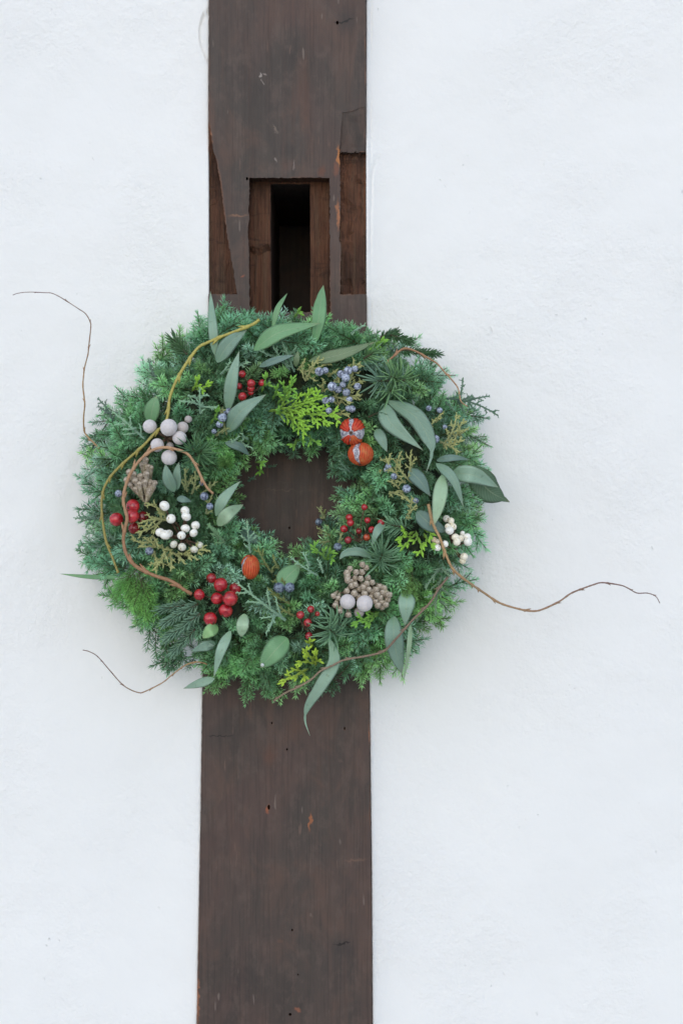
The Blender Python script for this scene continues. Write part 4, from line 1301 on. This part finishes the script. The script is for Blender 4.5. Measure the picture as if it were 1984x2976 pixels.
items = [('I', x, y) for x, y in RB] + [('H', 1155, 258), ('H', 1200, 278), ('H', 1175, 345), ('H', 1212, 395), ('H', 1290, 430), ('H', 1278, 212), ('H', 1322, 165), ('H', 1345, 235), ('H', 1285, 115)]
bud_cluster(items, bud_a, ('I', 180, 420), lambda q, p, b: Vector((0.12 + (q[0] - 1057) / 170, -1.0, -0.25 - (q[1] - 1700) / 130)), 0.006)
LB = [(550, 312), (525, 382), (610, 462), (652, 348), (706, 328), (746, 402), (787, 412), (746, 272), (740, 472), (672, 245), (590, 330), (600, 390), (690, 400), (560, 430), (640, 420), (720, 260), (770, 455), (700, 200)]
bud_cluster([('D', x, y) for x, y in LB], bud_b, ('D', 715, 600), lambda q, p, b: (Vector((p.x - b.x, 0, p.z - b.z)).normalized() * 1.2 + Vector((0, -0.65, 0.1))), 0.010)

# --- red husked seed pods
def pod(c, x, y, rx, rz, axis, roll, segs, label, dh=0.004, nrid=9):
    q = nat(c, x, y)
    p = W(*q, Hs(*q) + dh)
    r = rx * K * S * 0.95
    asp = rz / rx
    o = link('seed_pod', sphere('seed_pod', [M['podskin']], 4, None, lambda v: v * (0.97 + 0.02 * noise.noise(v * 4)) * 1.0), root, p)
    for v in o.data.vertices:
        v.co = v.co * r
    o['label'] = label
    Z = Vector(axis).normalized()
    X = Z.orthogonal().normalized()
    X = Matrix.Rotation(R(roll), 3, Z) @ X
    Y = Z.cross(X)
    for (a0, a1, th0, th1, colr) in segs:
        mb = MB()
        n1, n2 = 40, 14
        grid = []
        grid2 = []
        for i in range(n1 + 1):
            u = i / n1
            row, row2 = [], []
            for k in range(n2 + 1):
                th = R(th0 + (th1 - th0) * k / n2)
                wob = 3.0 * math.sin(k * 1.3 + a0) * (1 if u in (0, 1) else 0)
                ph = R(a0 + (a1 - a0) * u + wob)
                rid = 0.5 + 0.5 * math.cos(u * nrid * 2.2 * math.pi * (a1 - a0) / 90 + 0.5 * math.sin(k * 0.7))
                rr = r * (1.03 + 0.035 * rid * math.sin(th) + 0.02 * math.sin(math.pi * u))
                dd = (X * math.cos(ph) + Y * math.sin(ph)) * math.sin(th) + Z * math.cos(th)
                dd2 = Vector((dd.x, dd.y, dd.z * asp))
                row.append(mb.vert(dd2 * rr, rid * 0.7 + 0.3 * rng.random()))
                row2.append(mb.vert(dd2 * (r * 0.95), 0.2))
            grid.append(row)
            grid2.append(row2)
        for i in range(n1):
            for k in range(n2):
                mb.face((grid[i][k], grid[i + 1][k], grid[i + 1][k + 1], grid[i][k + 1]))
        bd = [(0, k) for k in range(n2)] + [(i, n2) for i in range(n1)] + [(n1, k) for k in range(n2, 0, -1)] + [(i, 0) for i in range(n1, 0, -1)]
        for s_ in range(len(bd)):
            (i, k), (i2, k2) = bd[s_], bd[(s_ + 1) % len(bd)]
            mb.face((grid[i][k], grid[i2][k2], grid2[i2][k2], grid2[i][k]))
        link('husk', mb.build('husk', M['petal']), o, p, color=colr)
    for v in o.data.vertices:
        v.co.z *= asp
    # dark star navel
    mb = MB()
    tip = Z * r * 1.02
    tip.z *= asp
    c0 = mb.vert(tip + Z * 0.0004)
    ring = []
    for k in range(16):
        a = 2 * math.pi * k / 16
        rr = r * (0.20 if k % 2 else 0.10)
        v = (X * math.cos(a) + Y * math.sin(a)) * rr + Z * (r * (0.99 if k % 2 else 1.05))
        v.z *= asp
        ring.append(mb.vert(v))
    for k in range(16):
        mb.face((c0, ring[k], ring[(k + 1) % 16]))
    link('navel', mb.build('navel', M['calyx'], smooth=False), o, p)
    feat(*q, rx * K + 4)
RD, OR = (1.0, 0.75, 0.9), (1.0, 1.35, 1.1)
# first pod: navel towards the viewer.  angles counted so that roll 0 puts 0 deg to the right
ax1 = Vector((-0.12, -1, -0.14)).normalized()
def rollfor(ax, want):
    Z = ax
    X = Z.orthogonal().normalized()
    Y = Z.cross(X)
    return math.degrees(math.atan2(want.dot(Y), want.dot(X)))
# ang measured about the axis from the +x (right) direction; axis points at viewer so it runs anticlockwise as seen
pod('B', 1328, 1362, 112, 118, ax1, rollfor(ax1, Vector((1, 0, 0))), [(18, 80, 14, 150, RD), (106, 166, 14, 150, RD), (215, 258, 14, 150, RD), (264, 322, 14, 150, OR)], 'red husked seed pod opened in four with its navel to the front', 0.006, 5)
ax2 = Vector((-0.05, -0.35, -1)).normalized()
pod('E', 1405, 155, 108, 100, ax2, rollfor(ax2, Vector((0, -1, 0))), [(-72, 8, 6, 168, OR), (42, 120, 8, 168, OR), (130, 270, 8, 168, OR), (-86, -77, 10, 165, OR)], 'orange red seed pod with one pale wedge', 0.008, 7)
ax3 = Vector((0.12, -0.3, 1)).normalized()
pod('E', 398, 1185, 80, 106, ax3, rollfor(ax3, Vector((0, -1, 0))), [(-48, 80, 8, 172, OR), (90, 200, 8, 170, OR), (-120, -78, 8, 80, OR)], 'tall ribbed red seed pod above the big red berries', 0.006, 5)

# --- soft conifer sprigs (star tufts of short needles)
def soft_sprig(seed, L=0.050, nlen=0.0076, nw=0.00098, dens=2.7, nb=9, spread=46, bl=0.44):
    r_ = random.Random(seed)
    mb = MB()
    curve = Vector((0, r_.uniform(-.25, .25), r_.uniform(-.1, .25)))
    def branch(p0, d, ln, t0, t1, lvl):
        n = max(3, int(ln / 0.006))
        pts = []
        dd = d.copy()
        p = p0.copy()
        for i in range(n + 1):
            pts.append(p.copy())
            dd = (dd + (curve if lvl == 0 else Vector((0.25, 0, 0.06))) * (1.0 / n) * 0.7 + rvec(r_) * 0.05).normalized()
            p = p + dd * (ln / n)
        mb.tube(pts, [0.0008 - 0.0004 * i / n if lvl == 0 else 0.0004 for i in range(n + 1)], [-1.0] * (n + 1), 4, 0, False)
        cnt = int(ln * 1000 * dens)
        for i in range(cnt):
            u = 0.10 + 0.90 * (i + r_.random()) / cnt
            if lvl == 0 and u < 0.3:
                continue
            k = min(n - 1, int(u * n))
            q = pts[k].lerp(pts[k + 1], min(1, u * n - k))
            ax = (pts[k + 1] - pts[k]).normalized()
            o1 = ax.orthogonal().normalized()
            an = i * 2.39996 + r_.uniform(-.4, .4)
            side = Matrix.Rotation(an, 3, ax) @ o1
            th = R(r_.uniform(38, 72)) if u < 0.93 else R(r_.uniform(8, 50))
            dirn = ax * math.cos(th) + side * math.sin(th)
            ln_ = nlen * r_.uniform(0.65, 1.15) * (1 - 0.25 * max(0, u - 0.85) / 0.15)
            w_ = dirn.cross(rvec(r_)).normalized()
            tt = t0 + (t1 - t0) * u
            mb.needle(q, dirn, ln_, nw, w_, tt - 0.15, tt + 0.15)
        return pts, n
    pts, n = branch(Vector(), Vector((1, 0, 0.1)).normalized(), L, 0.15, 0.85, 0)
    sg = 1
    for b in range(nb):
        u = 0.12 + 0.80 * b / nb
        k = min(n - 1, int(u * n))
        p = pts[k]
        ax = (pts[k + 1] - pts[k]).normalized()
        sg = -sg
        a = R(spread * r_.uniform(0.7, 1.25))
        side = Vector((0, sg, r_.uniform(-0.5, 0.9)))
        side = (side - ax * side.dot(ax)).normalized()
        branch(p, ax * math.cos(a) + side * math.sin(a), L * bl * (1.05 - 0.72 * u) * r_.uniform(0.75, 1.2), 0.25 + 0.3 * u, 1.0, 1)
    return mb
soft = [soft_sprig(500 + i, L=rng.uniform(0.042, 0.055)) for i in range(8)]
tuft = [soft_sprig(600 + i, L=0.030, nlen=0.0075, nb=5, bl=0.35, dens=3.0) for i in range(3)]
loose = [soft_sprig(800 + i, L=0.058, nlen=0.0056, nw=0.0010, dens=2.0, nb=13, spread=38, bl=0.36) for i in range(4)]
fine = [soft_sprig(700 + i, L=0.052, nlen=0.0085, nw=0.0006, dens=2.6, nb=12, spread=32, bl=0.5) for i in range(3)]
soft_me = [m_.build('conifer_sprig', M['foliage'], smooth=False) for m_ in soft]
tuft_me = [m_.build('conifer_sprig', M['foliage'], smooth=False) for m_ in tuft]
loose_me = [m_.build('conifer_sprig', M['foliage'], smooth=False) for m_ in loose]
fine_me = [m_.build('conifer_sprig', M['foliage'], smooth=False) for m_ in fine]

OUT = [(0, 460), (20, 480), (44, 468), (64, 438), (90, 436), (104, 455), (112, 478), (121, 470), (130, 450), (142, 462), (153, 474), (165, 480), (185, 487), (193, 492), (206, 490), (217, 458), (225, 470), (232, 486), (242, 480), (252, 470), (259, 478), (268, 455), (285, 458), (297, 462), (308, 450), (322, 465), (336, 458), (352, 454), (360, 460)]
INN = [(0, 108), (30, 118), (60, 122), (85, 112), (120, 112), (150, 112), (180, 112), (200, 106), (225, 96), (250, 106), (280, 106), (300, 112), (330, 96), (345, 92), (360, 108)]
def rout(deg):
    return float(np.interp(deg % 360, [a for a, _ in OUT], [b for _, b in OUT])) / 0.7903
def rinn(deg):
    return float(np.interp(deg % 360, [a for a, _ in INN], [b for _, b in INN])) / 0.7903
def frame(p, d, up):
    X = d.normalized()
    Zv = up - X * up.dot(X)
    if Zv.length < 0.05:
        Zv = Vector((0, 0, 1)) - X * X.z
    Zv.normalize()
    Y = Zv.cross(X)
    return Matrix(((X.x, Y.x, Zv.x, p.x), (X.y, Y.y, Zv.y, p.y), (X.z, Y.z, Zv.z, p.z), (0, 0, 0, 1)))
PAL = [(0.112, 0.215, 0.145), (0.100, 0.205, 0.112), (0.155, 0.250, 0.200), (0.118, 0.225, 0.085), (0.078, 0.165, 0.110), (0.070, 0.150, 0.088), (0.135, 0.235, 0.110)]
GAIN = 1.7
ZONES = [((352, 1730, 95), (0.085, 0.26, 0.045)), ((400, 1200, 130), (0.075, 0.20, 0.090)), ((700, 1970, 150), (0.085, 0.23, 0.060)), ((1010, 960, 75), (0.11, 0.28, 0.12)),
         ((1290, 1560, 110), (0.065, 0.20, 0.09)), ((660, 1330, 70), (0.09, 0.24, 0.05)), ((1200, 1730, 70), (0.085, 0.25, 0.05)), ((1100, 1890, 70), (0.085, 0.22, 0.06)), ((1070, 1440, 70), (0.12, 0.29, 0.13)),
         ((650, 1610, 70), (0.105, 0.25, 0.15)), ((920, 1660, 90), (0.085, 0.23, 0.085)), ((1080, 1850, 50), (0.11, 0.26, 0.16)), ((290, 1600, 90), (0.085, 0.21, 0.15)), ((860, 1290, 80), (0.06, 0.18, 0.085)), ((640, 940, 90), (0.06, 0.19, 0.09))]
def tint(x, y):
    c = Vector(rng.choice(PAL))
    for (zx, zy, zr), zc in ZONES:
        k = math.exp(-((x - zx) ** 2 + (y - zy) ** 2) / (zr * zr)) * 0.85
        c = c.lerp(Vector(zc).lerp(Vector((0.120, 0.215, 0.125)), 0.35), k)
    j = rng.uniform(0.68, 1.22)
    c = Vector((c.x * 0.95, c.y * 0.98, c.z * 1.22))
    return tuple(c * j * GAIN)
sprigs = 0
def put(me, p, d, up, colr, sc=1.0):
    global sprigs
    o = bpy.data.objects.new('conifer_sprig', me)
    COL.objects.link(o)
    o.parent = root
    o.matrix_local = Matrix.Translation(-root.location) @ frame(p, d, up) @ Matrix.Scale(sc, 4)
    o.color = (*colr, 1)
    sprigs += 1
    return o
VIEW = Vector((0, -1, 0))
def polar(deg):
    a = R(deg)
    return Vector((math.cos(a), 0, math.sin(a)))
def at_polar(deg, rpx, h):
    a = R(deg)
    return W(CX + rpx * math.cos(a), CY - rpx * math.sin(a), h)
# rim sprigs: tips on the outline
LS = 0.048
for layer in range(2):
    n = 56 if layer == 0 else 44
    for i in range(n):
        deg = 360 * (i + rng.uniform(-0.4, 0.4)) / n
        tilt = rng.uniform(-48, 48) if rng.random() < 0.75 else rng.uniform(-75, 75)
        d = polar(deg + tilt) + VIEW * rng.uniform(-0.1, 0.35)
        d.normalize()
        rt = rout(deg) + 7 - (3 if layer == 0 else 34) + rng.uniform(-20, 10)
        tip = at_polar(deg, rt, rng.uniform(0.022, 0.044) if layer == 0 else rng.uniform(0.048, 0.070))
        x, y = inv(tip)
        sc = rng.uniform(0.85, 1.1)
        lo_ = rng.random() > 0.6
        put(rng.choice(loose_me if lo_ else soft_me), tip - d * ((0.058 if lo_ else LS) * sc), d, VIEW, tint(x, y), sc)
# inner rim
for layer in range(2):
    n = 22 if layer == 0 else 18
    for i in range(n):
        deg = 360 * (i + rng.uniform(-0.4, 0.4)) / n
        d = -polar(deg + rng.uniform(-50, 50)) + VIEW * rng.uniform(-0.15, 0.3)
        d.normalize()
        rt = rinn(deg) + (-8 if layer == 0 else 14) + rng.uniform(-12, 10)
        tip = at_polar(deg, rt, rng.uniform(0.030, 0.065) if layer == 0 else rng.uniform(0.062, 0.082))
        x, y = inv(tip)
        sc = rng.uniform(0.75, 0.95)
        put(rng.choice(soft_me), tip - d * (LS * sc), d, VIEW, tint(x, y), sc)
# bright fine tuft at the lower left and a few other fine sprays
for c, x0, y0, x1, y1, h in (('G', 600, 60, 640, 420, .0), ('G', 640, 40, 720, 470, .004), ('G', 560, 40, 580, 330, .0), ('G', 680, 80, 620, 500, -.004), ('G', 620, 20, 420, 210, .002), ('G', 560, 60, 400, 270, -.004), ('G', 700, 150, 760, 420, .004), ('D', 1440, 330, 1480, 120, .0), ('D', 1450, 320, 1380, 150, .0), ('F', 560, 1080, 590, 1230, 0), ('F', 560, 1200, 540, 1450, 0.002), ('F', 620, 1220, 600, 1500, 0)):
    a, b = nat(c, x0, y0), nat(c, x1, y1)
    p, q = W(*a, Hs(*a) + h - 0.004), W(*b, Hs(*b) + h + 0.004)
    d = (q - p)
    put(rng.choice(fine_me), p, d, VIEW, (0.125 * rng.uniform(.9, 1.1), 0.29 * rng.uniform(.9, 1.1), 0.10), d.length / 0.050)
# front sprigs, kept off the leaves, berries and twigs
FA = np.array(features)
def blocked(x, y, m=0.0):
    dd = (FA[:, 0] - x) ** 2 + (FA[:, 1] - y) ** 2
    return bool(np.any(dd < (FA[:, 2] + m) ** 2))
placed = []
tries = 0
while sprigs < 298 and tries < 60000:
    tries += 1
    deg = rng.uniform(0, 360)
    lo, hi = rinn(deg) + 22, rout(deg) - 30
    r = math.sqrt(rng.uniform(lo * lo, hi * hi))
    x, y = CX + r * math.cos(R(deg)), CY - r * math.sin(R(deg))
    md = 26 if tries < 30000 else 19
    if blocked(x, y, 6) or any((x - a) ** 2 + (y - b) ** 2 < md * md for a, b in placed):
        continue
    rho = (r - RC) / RW
    star = rng.random() < 0.4
    lean = polar(deg) * (rho * 1.1 + rng.uniform(-.5, .5)) + polar(deg + 90) * rng.uniform(-1, 1)
    d = (lean + VIEW * (rng.uniform(0.9, 2.2) if star else rng.uniform(0.12, 0.5))).normalized()
    me = rng.choice(tuft_me) if star else rng.choice(soft_me)
    L = 0.030 if star else 0.045
    tip = W(x, y, Hs(x, y) + rng.uniform(-0.008, 0.004))
    sc = rng.uniform(0.8, 1.1) if star else rng.uniform(0.65, 0.95)
    ok = True
    for u in ((0.35,) if star else (0.3, 0.55, 0.8)):
        q = inv(tip - d * (L * sc * u))
        if blocked(*q, -1 if star else 0) and (-(tip - d * (L * sc * u)).y > Hs(*q) - 0.012):
            ok = False
            break
    if not ok:
        continue
    placed.append((x, y))
    put(me, tip - d * (L * sc), d, VIEW if not star else Vector((0, 0, 1)), tint(x, y), sc)
print('sprigs', sprigs, 'tries', tries, 'features', len(features))

# deeper foliage that fills the ring: uncountable, one part
def fill(count, seed):
    r_ = random.Random(seed)
    V, F, T = [], [], []
    off = 0
    arr = [(np.array(m_.v), m_.f, np.array(m_.t)) for m_ in soft + tuft]
    for i in range(count):
        deg = r_.uniform(0, 360)
        psi = r_.uniform(-105, 105)
        rho = math.sin(R(psi))
        rpx = RC + rho * 0.022 / S
        h = 0.042 + 0.030 * math.cos(R(psi))
        p = at_polar(deg, rpx, h)
        nrm = polar(deg) * rho + VIEW * math.cos(R(psi))
        d = (nrm * r_.uniform(0.35, 0.9) + polar(deg + 90) * r_.uniform(-1, 1) + rvec(r_) * 0.25).normalized()
        vv, ff, tt = arr[r_.randrange(len(arr))]
        sc = r_.uniform(0.62, 0.85)
        # keep the hole and the outline clean
        tip = p + d * (0.048 * sc)
        x, y = inv(tip)
        dg = math.degrees(math.atan2(CY - y, x - CX))
        rr = rad(x, y)
        if rr < rinn(dg) + 10 or rr > rout(dg) - 14 or -tip.y > Hs(x, y) - 0.010 or -tip.y < 0.020:
            continue
        m4 = np.array(frame(p, d, nrm))
        V.append((vv * sc) @ m4[:3, :3].T + m4[:3, 3])
        F.extend([tuple(k + off for k in f) for f in ff])
        T.append(tt)
        off += len(vv)
    V = np.concatenate(V)
    me = bpy.data.meshes.new('inner_foliage')
    me.from_pydata(V.tolist(), [], F)
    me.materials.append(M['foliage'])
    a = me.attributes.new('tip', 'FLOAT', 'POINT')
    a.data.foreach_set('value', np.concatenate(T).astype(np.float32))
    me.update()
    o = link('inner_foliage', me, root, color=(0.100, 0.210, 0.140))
    o.location = -root.location
    o['kind'] = 'stuff'
    print('fill faces', len(F))
fill(1000, 5)
